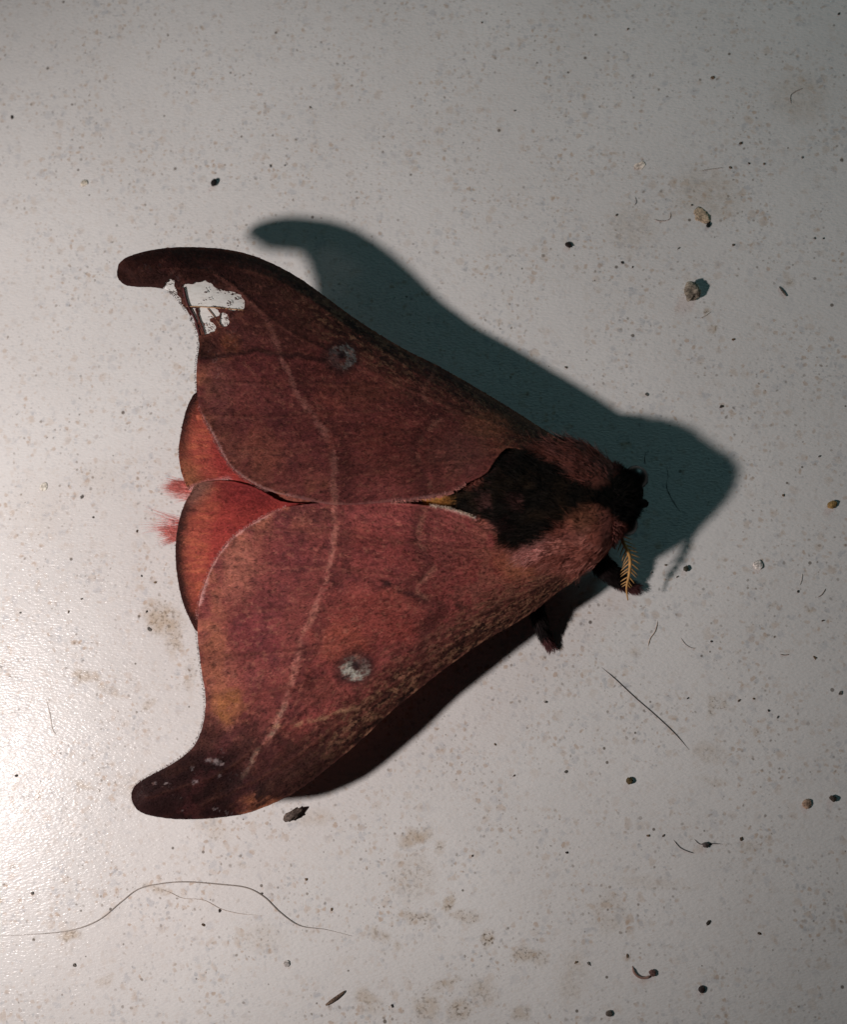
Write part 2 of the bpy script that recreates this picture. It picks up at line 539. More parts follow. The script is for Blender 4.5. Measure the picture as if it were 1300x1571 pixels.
VEINS_UP = [[(850, 685), (680, 620), (525, 549), (430, 500), (330, 420), (215, 412)], [(525, 549), (400, 539), (303, 546)], [(560, 590), (430, 590), (302, 585)], [(600, 630), (450, 640), (312, 640)],
            [(640, 660), (480, 690), (336, 690)], [(850, 695), (660, 710), (520, 735), (405, 748)], [(700, 610), (560, 520), (430, 432), (300, 396)]]
VEINS_LO = [[(880, 872), (700, 960), (546, 1024), (430, 1120), (330, 1190), (225, 1222)], [(546, 1024), (420, 1060), (314, 1068)], [(575, 980), (440, 1000), (307, 1010)], [(610, 930), (450, 935), (304, 950)],
            [(640, 890), (480, 870), (325, 875)], [(880, 860), (680, 840), (520, 820), (385, 812)], [(700, 985), (560, 1080), (440, 1170), (310, 1235)]]
VEINS_UP = [spline(v, 4) for v in VEINS_UP]
VEINS_LO = [spline(v, 4) for v in VEINS_LO]


def vein_dist(x, y, up):
    d = np.full(np.shape(x), 1e9)
    for v in (VEINS_UP if up else VEINS_LO):
        d = np.minimum(d, pdist(x, y, v)[0])
    return d


def eyespot(x, y, c, r):
    dx = x - c[0]; dy = y - c[1]
    return np.hypot(dx, dy * 1.05) / r, np.arctan2(dy, dx)


def fore_color(x, y, up):
    """scale pattern of the forewing in photo-pixel coordinates -> linear colour"""
    costa = spline(UP_COSTA if up else LO_COSTA, 2)
    outer = spline(UP_OUTER if up else LO_OUTER, 2)
    inner = spline(UP_INNER if up else LO_INNER, 2)
    pm = UP_PM if up else LO_PM
    am = UP_AM if up else LO_AM
    bx, by = (860, 690) if up else (890, 868)
    wx = x + 10 * (fbm(x / 22, y / 22, 2) - 0.5); wy = y + 10 * (fbm(x / 22, y / 22, 4) - 0.5)
    dc, ac = pdist(wx, wy, costa); do, ao = pdist(wx, wy, outer); di, ai = pdist(wx, wy, inner)
    dp, ap = pdist(wx, wy, pm); da, aa = pdist(wx, wy, am)
    pmx = np.interp(y, pm[:, 1], pm[:, 0]) if not up else np.interp(y, pm[3:, 1], pm[3:, 0])
    distal = sst(-6, 6, pmx - wx)                                   # beyond the pale line
    ang = np.arctan2(y - by, x - bx); rad = np.hypot(x - bx, y - by)
    st = fbm(ang * 55, rad / 26, 1, 4)                              # streaks along the veins
    fine = fbm(x / 3.2, y / 3.2, 5, 3)
    blot0 = 0.5 * fbm(x / 6.0, y / 6.0, 1, 3) + 0.5 * fbm(x / 30.0, y / 30.0, 4, 2)
    mid = fbm(x / 13, y / 13, 6, 4)
    big = fbm(x / 55, y / 55, 3, 3)

    def L(*c):
        return np.asarray(lin(c))[None] if np.ndim(x) == 1 else np.asarray(lin(c))

    def mx(c, t, f):
        return c + (np.asarray(lin(t)) - c) * f[..., None]
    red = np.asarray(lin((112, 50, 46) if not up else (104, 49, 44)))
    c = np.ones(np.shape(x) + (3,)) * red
    c = mx(c, (88, 38, 38), sst(0.5, 0.72, mid) * 0.8)
    c = mx(c, (122, 58, 46), sst(0.52, 0.75, big) * 0.5 * sst(0.3, 0.6, st))
    c = mx(c, (122, 56, 54), sst(60, 15, di) * 0.6)                 # pinkish along the inner margin
    # beyond the line: dusty plum with tan marginal band
    c = mx(c, (106, 50, 46), distal * 0.6)
    c = mx(c, (142, 82, 60), distal * sst(70, 18, np.minimum(do, di + 12)) * sst(0.32, 0.6, fbm(x / 24, y / 24, 0, 3)) * 0.75)
    c = mx(c, (84, 36, 38), distal * sst(0.5, 0.66, fbm(x / 30 + 9, y / 30, 2, 3)) * 0.6)
    # base: dusty, with orange
    bs = sst(260, 120, rad)
    c = mx(c, (118, 66, 54), bs * sst(0.4, 0.65, mid) * 0.8)
    c = mx(c, (140, 80, 48), sst(140, 40, rad) * sst(0.38, 0.6, big + 0.3 * (st - 0.5)) * 0.6)
    # costal strip
    cs = sst(78, 14, dc + 34 * (st - 0.5))
    c = mx(c, (70, 42, 33), cs * 0.85)
    c = mx(c, (34, 22, 20), cs * sst(0.46, 0.62, fbm(ang * 80, rad / 14, 3, 3)) * 0.85)
    c = mx(c, (132, 92, 68), cs * sst(0.5, 0.68, fbm(ang * 100, rad / 7, 2, 3)) * 0.75)
    # apex, dark
    ax, ay = (300, 400) if up else (290, 1215)
    if up:
        ap_f = sst(560, 440, y + 0.35 * (x - 300)+ 40 * (mid - 0.5)) * sst(560, 400, x)
        c = mx(c, (62, 36, 30), ap_f * 0.9)
        ap2 = sst(452, 425, y + 0.12 * (x - 280)) * sst(400, 330, x + 30 * (mid - .5))
        c = mx(c, (31, 14, 13), ap2 * 0.92)
        c = mx(c, (84, 48, 36), ap2 * sst(0.5, 0.7, st) * 0.2)
        ap3 = sst(60, 20, np.hypot((x - 385) / 1.7, y - 432)) * sst(0.35, 0.6, mid)
        c = mx(c, (48, 29, 27), ap3 * 0.85)
        c = mx(c, (128, 70, 34), sst(24, 8, np.hypot(x - 355, (y - 525) * 1.2)) * 0.7)
        c = mx(c, (40, 22, 20), sst(26, 6, np.hypot((x - 318) * 0.8, y - 536)) * 0.85)
        c = mx(c, (90, 52, 38), sst(9, 2, dc) * sst(250, 330, x) * 0.6)
    else:
        ap_f = sst(1040, 1130, y - 0.25 * (x - 300) + 46 * (mid - 0.5)) * sst(620, 480, x)
        c = mx(c, (50, 27, 24), ap_f * 0.92)
        c = mx(c, (132, 78, 40), sst(44, 12, np.hypot(x - 355, (y - 1080))) * sst(0.35, 0.6, mid) * 0.65)
        ap2 = sst(1135, 1175, y + 0.05 * (x - 300) + 20 * (mid - .5)) * sst(385, 345, x + 20 * (mid - .5))
        c = mx(c, (27, 12, 12), ap2 * 0.92)
        c = mx(c, (78, 44, 32), ap2 * sst(0.5, 0.7, st) * 0.25)
        c = mx(c, (30, 19, 20), sst(34, 10, np.hypot((x - 375) / 1.4, y - 1212)) * 0.8)
        c = mx(c, (132, 76, 48), sst(26, 8, np.hypot((x - 395) / 1.9, y - 1236)) * sst(0.3, 0.55, st) * 0.8)
    for bx_, by_, rx_, ry_, t_, k_ in (
            [(400, 690, 44, 40, (130, 68, 52), .6), (335, 600, 26, 60, (104, 56, 52), .5), (435, 640, 50, 55, (84, 37, 37), .5), (620, 680, 80, 50, (104, 46, 39), .4),
             (560, 600, 70, 34, (106, 56, 42), .5), (460, 735, 50, 20, (124, 58, 54), .4), (700, 690, 50, 40, (98, 58, 52), .5), (430, 500, 70, 34, (60, 35, 30), .6), (760, 650, 50, 22, (124, 74, 50), .5)] if up else
            [(480, 790, 64, 15, (66, 30, 29), .65), (365, 870, 34, 60, (138, 80, 64), .6), (440, 850, 36, 60, (96, 40, 41), .55), (400, 965, 50, 42, (92, 36, 39), .65), (330, 1010, 24, 60, (122, 68, 48), .6),
             (350, 1085, 26, 26, (132, 80, 42), .5), (570, 950, 90, 46, (124, 53, 43), .5), (520, 985, 50, 30, (130, 62, 45), .5), (680, 840, 52, 40, (98, 46, 43), .5), (785, 862, 48, 24, (130, 76, 50), .5),
             (590, 840, 60, 40, (106, 44, 41), .5), (480, 1060, 60, 24, (92, 46, 38), .5)]):
        wv = fbm(x / 34, y / 34, 6, 3) - .5
        c = mx(c, t_, sst(1.15, 0.45, np.hypot((wx - bx_) / rx_, (wy - by_) / ry_) + 0.9 * wv) * k_)
    # lines
    dk = (66, 30, 30)
    c = mx(c, dk, sst(26, 4, np.abs(x - pmx - 16)) * 0.6 * sst(0.3, 0.55, blot0) * (dp < 42))
    c = mx(c, (84, 38, 40), sst(22, 5, np.abs(x - pmx + 60 + 22 * (big - .5))) * 0.4 * sst(0.35, 0.55, mid))
    lw = 7.0
    c = mx(c, (146, 88, 76) if not up else (140, 86, 76), sst(lw, 1.5, dp + 6 * (mid - 0.5)) * (0.82 if not up else 0.7) * (sst(0.30, 0.56, blot0) if not up else sst(0.2, 0.5, blot0)) * (sst(380, 470, y) if up else sst(1190, 1100, y)))
    if not up:
        c = mx(c, (128, 104, 88), sst(5, 1, dp) * sst(1060, 1110, y) * sst(1215, 1140, y) * sst(0.35, 0.6, mid) * 0.65)
        db, _ = pdist(wx, wy, LO_BR)
        c = mx(c, (140, 100, 74), sst(4, 1, db) * sst(0.3, 0.55, mid) * 0.75)
        dcr, acr = pdist(wx, wy, LO_CREASE)
        c = mx(c, (38, 22, 20), sst(7, 1, dcr) * sst(0.42, 0.6, mid) * 0.75)
        c = mx(c, (40, 24, 26), sst(7, 2, np.hypot((x - 595) / 1.8, y - 895 - 0.3 * (x - 595))) * 0.85)
        c = mx(c, (40, 24, 26), sst(6, 2, np.hypot((x - 632) / 2.2, y - 911 - 0.2 * (x - 632))) * 0.85)
    else:
        dcr, acr = pdist(wx, wy, UP_CREASE)
        c = mx(c, (30, 17, 17), sst(7, 1.5, dcr) * 0.8)
        c = mx(c, (74, 40, 34), sst(0, -14, wy - np.interp(x, UP_CREASE[:, 0], UP_CREASE[:, 1])) * sst(520, 470, x) * 0.4)
    c = mx(c, (62, 30, 29), sst(14, 3, np.abs(da - 7)) * 0.5 * (wx < np.interp(y, am[:, 1], am[:, 0])))
    c = mx(c, (140, 90, 74), sst(6, 1, da) * sst(0.40, 0.62, mid) * 0.5)
    c = mx(c, (70, 34, 32), sst(22, 4, np.abs(da - 14)) * 0.35 * sst(0.4, 0.6, big))
    # eyespot
    ec, er = ((525, 549), 23) if up else ((546, 1024), 25)
    q, th = eyespot(wx, wy, ec, er)
    c = mx(c, (54, 30, 29), sst(1.55, 1.0, q) * 0.8)
    gap = 0.5 + 0.5 * np.sin(th + (2.2 if up else -0.6))
    spk = sst(0.28, 0.55, fbm(x / 5 + y / 9, y / 5 - x / 9, 1, 3))
    c = mx(c, (138, 136, 126) if not up else (100, 102, 100), sst(1.02, 0.8, q) * sst(0.12, 0.42, q) * spk * (0.12 + 0.8 * gap))
    c = mx(c, (34, 24, 26), sst(0.42, 0.15, np.hypot(q * np.cos(th) + 0.02, q * np.sin(th) + 0.12)) * 0.9)
    # white abraded flecks
    fl = sst(0.80, 0.86, vn(x / 3.4, y / 3.4, 3)) * sst(0.55, 0.7, fbm(x / 20, y / 20, 7, 2))
    zone = (sst(420, 300, x) * (1 if not up else 0.2)) * (sst(1140, 1165, y) if not up else 1)
    c = mx(c, (165, 150, 150), fl * zone * 0.4)
    if not up:
        for fx, fy, fr in ((332, 1167, 7), (322, 1165, 5), (300, 1198, 5), (340, 1172, 4), (236, 1201, 4), (256, 1200, 3), (337, 1190, 3)):
            c = mx(c, (178, 160, 160), sst(1.1, 0.5, np.hypot(wx - fx, (wy - fy) * 1.4) / fr) * 0.5)
    # pale rim of the inner margin
    rimf = sst(5.5, 1.5, di)
    if up:
        rimf = rimf * sst(725, 690, x) * (0.35 + 0.65 * sst(470, 420, x) + 0.3 * sst(590, 640, x))
        rimf = np.clip(rimf, 0, 1)
    else:
        rimf = rimf * np.clip(sst(430, 395, x) + sst(665, 700, x), 0, 1)
    c = mx(c, (160, 112, 106), rimf * 0.75)
    fleck = fbm(ang * 90 + 3, rad / 7.0, 0, 3)
    blot = fbm(x / 8.0, y / 8.0, 7, 3)
    c = mx(c, (40, 20, 20), sst(0.56, 0.74, fleck) * 0.45 + sst(0.58, 0.75, blot) * 0.25)
    c = mx(c, (138, 82, 66), sst(0.60, 0.78, fbm(ang * 100 + 7, rad / 6.0, 4, 3)) * 0.4 * sst(0.02, 0.09, c[..., 0]))
    lum = (c * [0.3, 0.5, 0.2]).sum(-1)[..., None]
    c = c + (lum - c) * 0.10
    vd = vein_dist(wx, wy, up) + 30 * sst(1.7, 1.2, q)
    c = mx(c, (58, 28, 27), sst(5, 1, np.abs(vd - 4.5)) * 0.2)
    c = mx(c, (140, 88, 70), sst(3, 0.5, vd) * 0.09)
    c = c * (0.78 + 0.44 * fine)[..., None] * (0.78 + 0.44 * st)[..., None] * (0.8 + 0.4 * blot)[..., None]
    c = c + (np.asarray(lin((24, 11, 11))) - c) * (ap2 * (0.3 if up else 0.5))[..., None]      # hooks carry the darkest scales
    return np.clip(c * (1.14 if up else 1.95), 0.003, 0.8)  # torn wing's shading put into its colour: scaled well below the intact wing


def wing_mesh(name, outline, zf, colf, mat, parent, cell=1.7, holes=(), thick=0.11, rag=0.45):
    O = np.asarray(outline)
    x0, y0 = O.min(0) - 4; x1, y1 = O.max(0) + 4
    gx = np.arange(x0, x1, cell); gy = np.arange(y0, y1, cell)
    X, Y = np.meshgrid(gx, gy)

    def S(x, y):
        d = sdf(x, y, O) + rag * 2.0 * (fbm(x / 4.0, y / 4.0, 2, 2) - 0.55)
        for h in holes:
            d = np.minimum(d, -sdf(x, y, h) - 1.6 + 7.0 * (fbm(x / 7.0, y / 7.0, 4, 3) - 0.5))
        return d
    D = S(X, Y)
    ins = D > 0
    cellm = ins[:-1, :-1] | ins[:-1, 1:] | ins[1:, :-1] | ins[1:, 1:]
    use = np.zeros(X.shape, bool)
    use[:-1, :-1] |= cellm; use[:-1, 1:] |= cellm; use[1:, :-1] |= cellm; use[1:, 1:] |= cellm
    gxD = np.gradient(D, cell, axis=1); gyD = np.gradient(D, cell, axis=0)
    gl = np.hypot(gxD, gyD) + 1e-6
    out = use & ~ins
    stepo = np.clip(-D / np.maximum(gl, 0.5), 0, cell * 1.2)
    PXX = np.where(out, X + gxD / gl * stepo, X); PYY = np.where(out, Y + gyD / gl * stepo, Y)
    ids = -np.ones(X.shape, int)
    ids[use] = np.arange(use.sum())
    fx = PXX[use]; fy = PYY[use]
    z = zf(fx, fy)
    V = W(fx, fy, z)
    C = colf(fx, fy)
    f = np.stack([ids[1:, :-1], ids[1:, 1:], ids[:-1, 1:], ids[:-1, :-1]], -1)[cellm]
    o = mesh_obj(name, V, f, mat, parent, C)
    md = o.modifiers.new('thickness', 'SOLIDIFY')
    md.thickness = thick * MM
    md.offset = -1.0
    return o, S


def scale_cloud(name, outline, zf, colf, S, base, n, mat, parent, r, edge=0.0, lenf=1.0):
    O = np.asarray(outline)
    x = r.uniform(O[:, 0].min(), O[:, 0].max(), n * 3); y = r.uniform(O[:, 1].min(), O[:, 1].max(), n * 3)
    k = S(x, y) > edge
    x = x[k][:n]; y = y[k][:n]; n = len(x)
    a = np.arctan2(y - base[1], x - base[0]) + r.normal(0, 0.35, n)
    L = r.uniform(2.4, 5.0, n) * lenf; wd = r.uniform(0.5, 0.9, n)
    dx, dy = np.cos(a), np.sin(a)
    lift = r.uniform(0.02, 0.08, n)
    P = []
    for t, s, h in ((0, -0.5, 0.02), (0, 0.5, 0.02), (0.6, 1, 0.6), (1, 0.3, 1.0), (1, -0.3, 1.0), (0.6, -1, 0.6)):
        qx = x + dx * L * t - dy * wd * s; qy = y + dy * L * t + dx * wd * s
        P.append(W(qx, qy, zf(qx, qy) + 0.02 + lift * h))
    V = np.stack(P, 1).reshape(-1, 3)
    C = colf(x, y) * np.exp(r.normal(0, 0.13, n))[:, None] * (1 + r.normal(0, 0.03, (n, 3)))
    C = np.repeat(np.clip(C, 0.003, 0.8), 6, 0)
    i = np.arange(n)[:, None] * 6
    F = np.concatenate([i + np.array([[0, 1, 2, 5]]), i + np.array([[5, 2, 3, 4]])])
    o = mesh_obj(name, V, F, mat, parent, C, smooth=False)
    tag(o, kind='stuff')
    return o


def fringe(name, line, zf, parent, color, r, n=900, ln=(4, 9), side=1, rad=0.028, wing_c=None):
    L = spline(line, 6)
    seg = np.hypot(*np.diff(L, axis=0).T); acc = np.concatenate([[0], np.cumsum(seg)])
    s = r.uniform(0, acc[-1], n)
    x = np.interp(s, acc, L[:, 0]); y = np.interp(s, acc, L[:, 1])
    tx = np.interp(s + 2, acc, L[:, 0]) - np.interp(s - 2, acc, L[:, 0]); ty = np.interp(s + 2, acc, L[:, 1]) - np.interp(s - 2, acc, L[:, 1])
    l = np.hypot(tx, ty) + 1e-6; nxv, nyv = -ty / l * side, tx / l * side
    a = r.normal(0.35, 0.3, n)
    dx = nxv * np.cos(a) + tx / l * np.sin(a); dy = nyv * np.cos(a) + ty / l * np.sin(a)
    x = x - nxv * r.uniform(0, 4, n); y = y - nyv * r.uniform(0, 4, n)
    ll = r.uniform(*ln, n)
    A = W(x, y, zf(x, y) + 0.04)
    B = W(x + dx * ll, y + dy * ll, zf(x, y) + r.normal(-0.05, 0.12, n))
    d = B - A; le = np.linalg.norm(d, axis=1); d /= le[:, None]
    V, F, nn, sg = hairs(A, d, le, np.full(n, rad), r.normal(0, 0.08, (n, 3)), 3)
    C = np.repeat(np.asarray(lin(color))[None] * 1.9 * np.exp(r.normal(0, 0.25, n))[:, None], sg * 3, 0)
    o = mesh_obj(name, V, F, M_FUR, parent, np.clip(C, 0, 0.85))
    return tag(o, kind='stuff')


# ---- hindwings
def lift7(p):
    return tps([(a, b, c + 0.7) for a, b, c in p])


HU = [(304, 600), (293, 612), (285, 630), (278, 660), (274, 690), (276, 715), (282, 736), (291, 752), (310, 745), (350, 737), (400, 748), (470, 765),
      (700, 770), (700, 735), (600, 690), (450, 600), (360, 570)]
HL = [(303, 742), (292, 757), (281, 778), (273, 806), (269, 840), (271, 880), (279, 920), (291, 950), (303, 970), (330, 985), (420, 960), (600, 870), (700, 815),
      (700, 775), (560, 772), (470, 772), (430, 768), (390, 747), (345, 737)]
ZHU = lift7([(300, 605, 8.5), (275, 690, 7.9), (290, 752, 7.9), (350, 740, 8.1), (450, 600, 8.3), (700, 750, 7.4), (450, 765, 8.0), (330, 680, 8.6)])
ZHL = lift7([(303, 742, 8.3), (269, 840, 7.5), (300, 968, 7.6), (345, 737, 8.4), (420, 760, 8.5), (600, 870, 7.6), (420, 960, 7.7), (700, 775, 7.6), (340, 850, 8.3)])


def hind_color(up):
    line = spline([(304, 600), (285, 630), (274, 690), (282, 736), (291, 752)] if up else [(303, 742), (281, 778), (269, 840), (279, 920), (303, 970)])
    inn = spline([(291, 752), (310, 745), (350, 737)] if up else [(303, 742), (345, 737), (400, 750)])

    def f(x, y):
        d, a = pdist(x + 5 * (fbm(x / 9, y / 9, 1) - .5), y, line)
        di, _ = pdist(x, y, inn)
        st = fbm(x / 30, y / 4.5, 2, 3); mid = fbm(x / 12, y / 12, 4, 3); fine = fbm(x / 3, y / 3, 1, 2)

        def mx(c, t, w):
            return c + (np.asarray(lin(t)) - c) * w[..., None]
        c = np.ones(np.shape(x) + (3,)) * np.asarray(lin((178, 84, 70)))
        c = mx(c, (184, 98, 72), sst(0.42, 0.65, st) * 0.8)
        c = mx(c, (164, 58, 57), sst(36, 62, d) * 0.8)
        c = mx(c, (128, 50, 46), sst(0.52, 0.7, mid) * 0.5)
        c = mx(c, (110, 62, 48), sst(30, 8, d + 10 * (st - .5)) * 0.6)
        w = (14 if up else 13)
        c = mx(c, (46, 24, 22), sst(w + 5, 4, d + 8 * (mid - .5)) * (0.92 if not up else 1) * (sst(735, 640, y) if up else 1 - 0.55 * sst(790, 750, y)))
        if up:
            c = mx(c, (160, 100, 70), sst(690, 735, y) * sst(40, 12, d) * 0.7)
            c = mx(c, (196, 128, 124), sst(9, 2, di) * 0.8)
        else:
            c = mx(c, (130, 92, 82), sst(800, 750, y) * sst(40, 10, d) * 0.7)
            c = mx(c, (130, 46, 48), sst(795, 755, y) * sst(20, 45, d) * 0.7)
            c = mx(c, (60, 26, 26), sst(4, 1, np.abs(y - 783 - 0.1 * (x - 300))) * sst(318, 300, x) * 0.6)
        return np.clip(c * (0.75 + 0.5 * st)[..., None] * (0.8 + 0.4 * fine)[..., None] * 0.85, 0.003, 0.85)
    return f


oH1 = spline(HU, 4, True); oH2 = spline(HL, 4, True)
hw1, S1 = wing_mesh('hindwing', oH1, ZHU, hind_color(True), M_WING, moth, 2.2)
tag(hw1, 'orange-red hindwing with dark border, beside the torn forewing')
hw2, S2 = wing_mesh('hindwing', oH2, ZHL, hind_color(False), M_WING, moth, 2.2)
tag(hw2, 'orange-red hindwing with dark border, beside the intact forewing')
r1 = np.random.default_rng(3)
scale_cloud('wing_scale', [(268, 600), (400, 760)], ZHU, hind_color(True), S1, (700, 765), 3500, M_SCALE, hw1, r1, 4)
scale_cloud('wing_scale', [(262, 738), (430, 972)], ZHL, hind_color(False), S2, (700, 765), 6000, M_SCALE, hw2, r1, 4)
fringe('wing_fringe', [(300, 606), (285, 630), (274, 690), (282, 736), (291, 752)], ZHU, hw1, (70, 38, 34), r1, 260, (1.5, 3), 1)
fringe('wing_fringe', [(303, 742), (281, 778), (269, 840), (279, 920), (300, 965)], ZHL, hw2, (60, 34, 32), r1, 420, (1.5, 3), 1)
fringe('inner_fringe', [(291, 752), (310, 745), (350, 737)], ZHU, hw1, (176, 122, 118), r1, 200, (3, 8), 1)

# ---- forewings
up_o = spline(UP_COSTA + UP_BASE + UP_INNER + UP_OUTER, 4, True)
lo_o = spline(LO_COSTA + LO_BASE + LO_INNER + LO_OUTER, 4, True)
uc = spline(UP_COSTA, 2); lc = spline(LO_COSTA, 2)


def ripple(x, y, b):
    a = np.arctan2(y - b[1], x - b[0]); q = np.hypot(x - b[0], y - b[1])
    return 0.10 * sst(120, 350, q) * np.sin(a * 34.0 + 0.6 * np.sin(q / 60)) + 0.12 * (fbm(x / 40, y / 40, 5, 2) - 0.5)


def zU(x, y):
    return Z_UP(x, y) + costa_curl(x, y, uc) * 1.3 + ripple(x, y, (860, 690)) + 0.06 * np.exp(-(vein_dist(x, y, True) / 3.5) ** 2)


def zL(x, y):
    return Z_LO(x, y) + costa_curl(x, y, lc) * 0.8 + ripple(x, y, (890, 868)) + 0.06 * np.exp(-(vein_dist(x, y, False) / 3.5) ** 2)


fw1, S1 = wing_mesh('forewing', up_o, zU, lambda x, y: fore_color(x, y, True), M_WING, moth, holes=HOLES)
tag(fw1, 'forewing with a torn white-showing patch near its hooked tip')
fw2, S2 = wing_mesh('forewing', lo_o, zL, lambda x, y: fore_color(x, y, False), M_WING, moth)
tag(fw2, 'intact forewing with a clear pale eyespot')
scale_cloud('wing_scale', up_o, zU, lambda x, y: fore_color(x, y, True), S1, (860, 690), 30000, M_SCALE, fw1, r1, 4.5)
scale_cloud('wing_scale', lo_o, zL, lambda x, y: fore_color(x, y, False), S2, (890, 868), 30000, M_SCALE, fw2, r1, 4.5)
fringe('inner_fringe', UP_INNER[7:] + [(305, 620)], zU, fw1, (140, 96, 92), r1, 500, (1.5, 3), 1, 0.025)
fringe('outer_fringe', UP_OUTER[:-4], zU, fw1, (58, 32, 30), r1, 300, (1.5, 3), 1)
fringe('inner_fringe', LO_INNER[8:] + [(303, 950)], zL, fw2, (140, 96, 92), r1, 500, (1.5, 3), -1, 0.025)
fringe('base_fringe', LO_INNER[:5], zL, fw2, (170, 146, 130), r1, 260, (3, 6), -1, 0.025)
fringe('base_fringe', UP_INNER[:4], zU, fw1, (150, 100, 92), r1, 260, (3, 7), 1, 0.03)
fringe('outer_fringe', LO_OUTER, zL, fw2, (70, 40, 36), r1, 420, (1.5, 3), -1)
# scales rubbed off: the bare whitish membrane still spans the gap
M_MEMB, nt, b = new_mat('bare_membrane')
co = coords(nt, (1000, 4000, 1000), (0, 0, 0.5))
nzm = nd(nt, 'ShaderNodeTexNoise', i_Scale=1.4, i_Detail=3.0)
nt.links.new(co, nzm.inputs['Vector'])
b.inputs['Roughness'].default_value = 0.35
nt.links.new(mix(nt, ramp(nt, nzm.outputs[0], 0.4, 0.7), (0.88, 0.86, 0.83), (0.76, 0.73, 0.69)), b.inputs['Base Color'])
trl = nd(nt, 'ShaderNodeBsdfTranslucent'); trl.inputs[0].default_value = (0.7, 0.68, 0.64, 1)
tra = nd(nt, 'ShaderNodeBsdfTransparent')
m1_ = nd(nt, 'ShaderNodeMixShader', i_0=0.2)
nt.links.new(b.outputs[0], m1_.inputs[1]); nt.links.new(trl.outputs[0], m1_.inputs[2])
m2_ = nd(nt, 'ShaderNodeMixShader', i_0=0.15)
nt.links.new(m1_.outputs[0], m2_.inputs[1]); nt.links.new(tra.outputs[0], m2_.inputs[2])
nt.links.new(m2_.outputs[0], nt.nodes['Material Output'].inputs[0])
MEMB = spline([(250, 438), (256, 428), (272, 427), (300, 430), (322, 426), (350, 442), (374, 448), (380, 466), (376, 482), (356, 506), (330, 516), (312, 516), (305, 500), (294, 482), (282, 471), (270, 456), (258, 447)], 4, True)
memb, _ = wing_mesh('membrane', MEMB, lambda x, y: zU(x, y) - 0.14, lambda x, y: np.ones((len(x), 3)), M_MEMB, fw1, 3.0, thick=0.02, rag=0.2)
tag(memb, 'bare whitish wing membrane where scales are rubbed off')
S_M = lambda x, y: np.minimum(sdf(x, y, MEMB), 30 * (fbm(x / 9, y / 9, 3, 3) - 0.57) + 0.12 * (np.hypot((x - 325) / 1.3, y - 455) - 26))
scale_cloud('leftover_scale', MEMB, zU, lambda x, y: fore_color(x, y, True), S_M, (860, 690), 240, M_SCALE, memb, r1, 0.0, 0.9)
# bare veins left across the torn patch
for pts, rr, cc in (([(286, 470), (310, 471), (340, 473), (376, 476)], 0.05, (150, 118, 88)), ([(300, 474), (306, 492), (313, 512)], 0.09, (70, 40, 36)),
                    ([(281, 441), (287, 466), (300, 492), (306, 515)], 0.13, (60, 32, 32)), ([(318, 473), (330, 488), (338, 500)], 0.05, (110, 80, 64))):
    L = spline(pts, 5)
    v, f = tube(W(L[:, 0], L[:, 1], zU(L[:, 0], L[:, 1]) - 0.03), rr, 6)
    mesh_obj('vein', v, f, M_SCALE, fw1, np.repeat(np.asarray(lin(cc))[None] * 1.9, len(v), 0))

# ---- body: tail to head in one skin
prof = np.array([  # px x, centre y, half-width px, centre z, half-height mm
    (312, 772, 4, 5.6, 0.3), (322, 772, 22, 5.5, 1.3), (350, 771, 38, 5.2, 2.1), (450, 770, 52, 4.8, 2.7), (600, 769, 56, 4.7, 2.8),
    (680, 768, 54, 5.0, 3.5), (720, 768, 60, 5.4, 3.9), (760, 768, 76, 5.8, 4.1), (800, 772, 92, 6.0, 4.3), (850, 777, 102, 6.1, 4.5),
    (890, 778, 100, 6.1, 4.3), (918, 778, 86, 6.0, 4.0), (938, 776, 66, 5.9, 3.6), (950, 770, 54, 5.8, 3.2), (962, 766, 42, 5.7, 2.9), (974, 762, 33, 5.6, 2.4), (983, 759, 21, 5.5, 1.7), (988, 757, 5, 5.4, 0.4)])
prof[:, 3] += 1.2
xs = np.concatenate([[312], np.linspace(316, 982, 96), [985.5, 988]])
pr = np.stack([np.interp(xs, prof[:, 0], prof[:, i]) for i in range(1, 5)], 1)
NB = 64
th = np.linspace(0, 2 * math.pi, NB, endpoint=False)


def black_zone(x, y):
    P = spline([(684, 768), (700, 752), (735, 744), (745, 725), (765, 708), (776, 686), (800, 683), (830, 697), (858, 716), (884, 735), (912, 743), (935, 738), (953, 722), (1000, 708), (1000, 808), (975, 806),
                (950, 800), (932, 786), (905, 776), (878, 790), (852, 815), (828, 833), (800, 840), (768, 830), (760, 806), (720, 792), (688, 781)], 3, True)
    return sst(-5, 5, sdf(x + 10 * (fbm(x / 12, y / 12, 1) - .5), y + 10 * (fbm(x / 12, y / 12, 3) - .5), P))


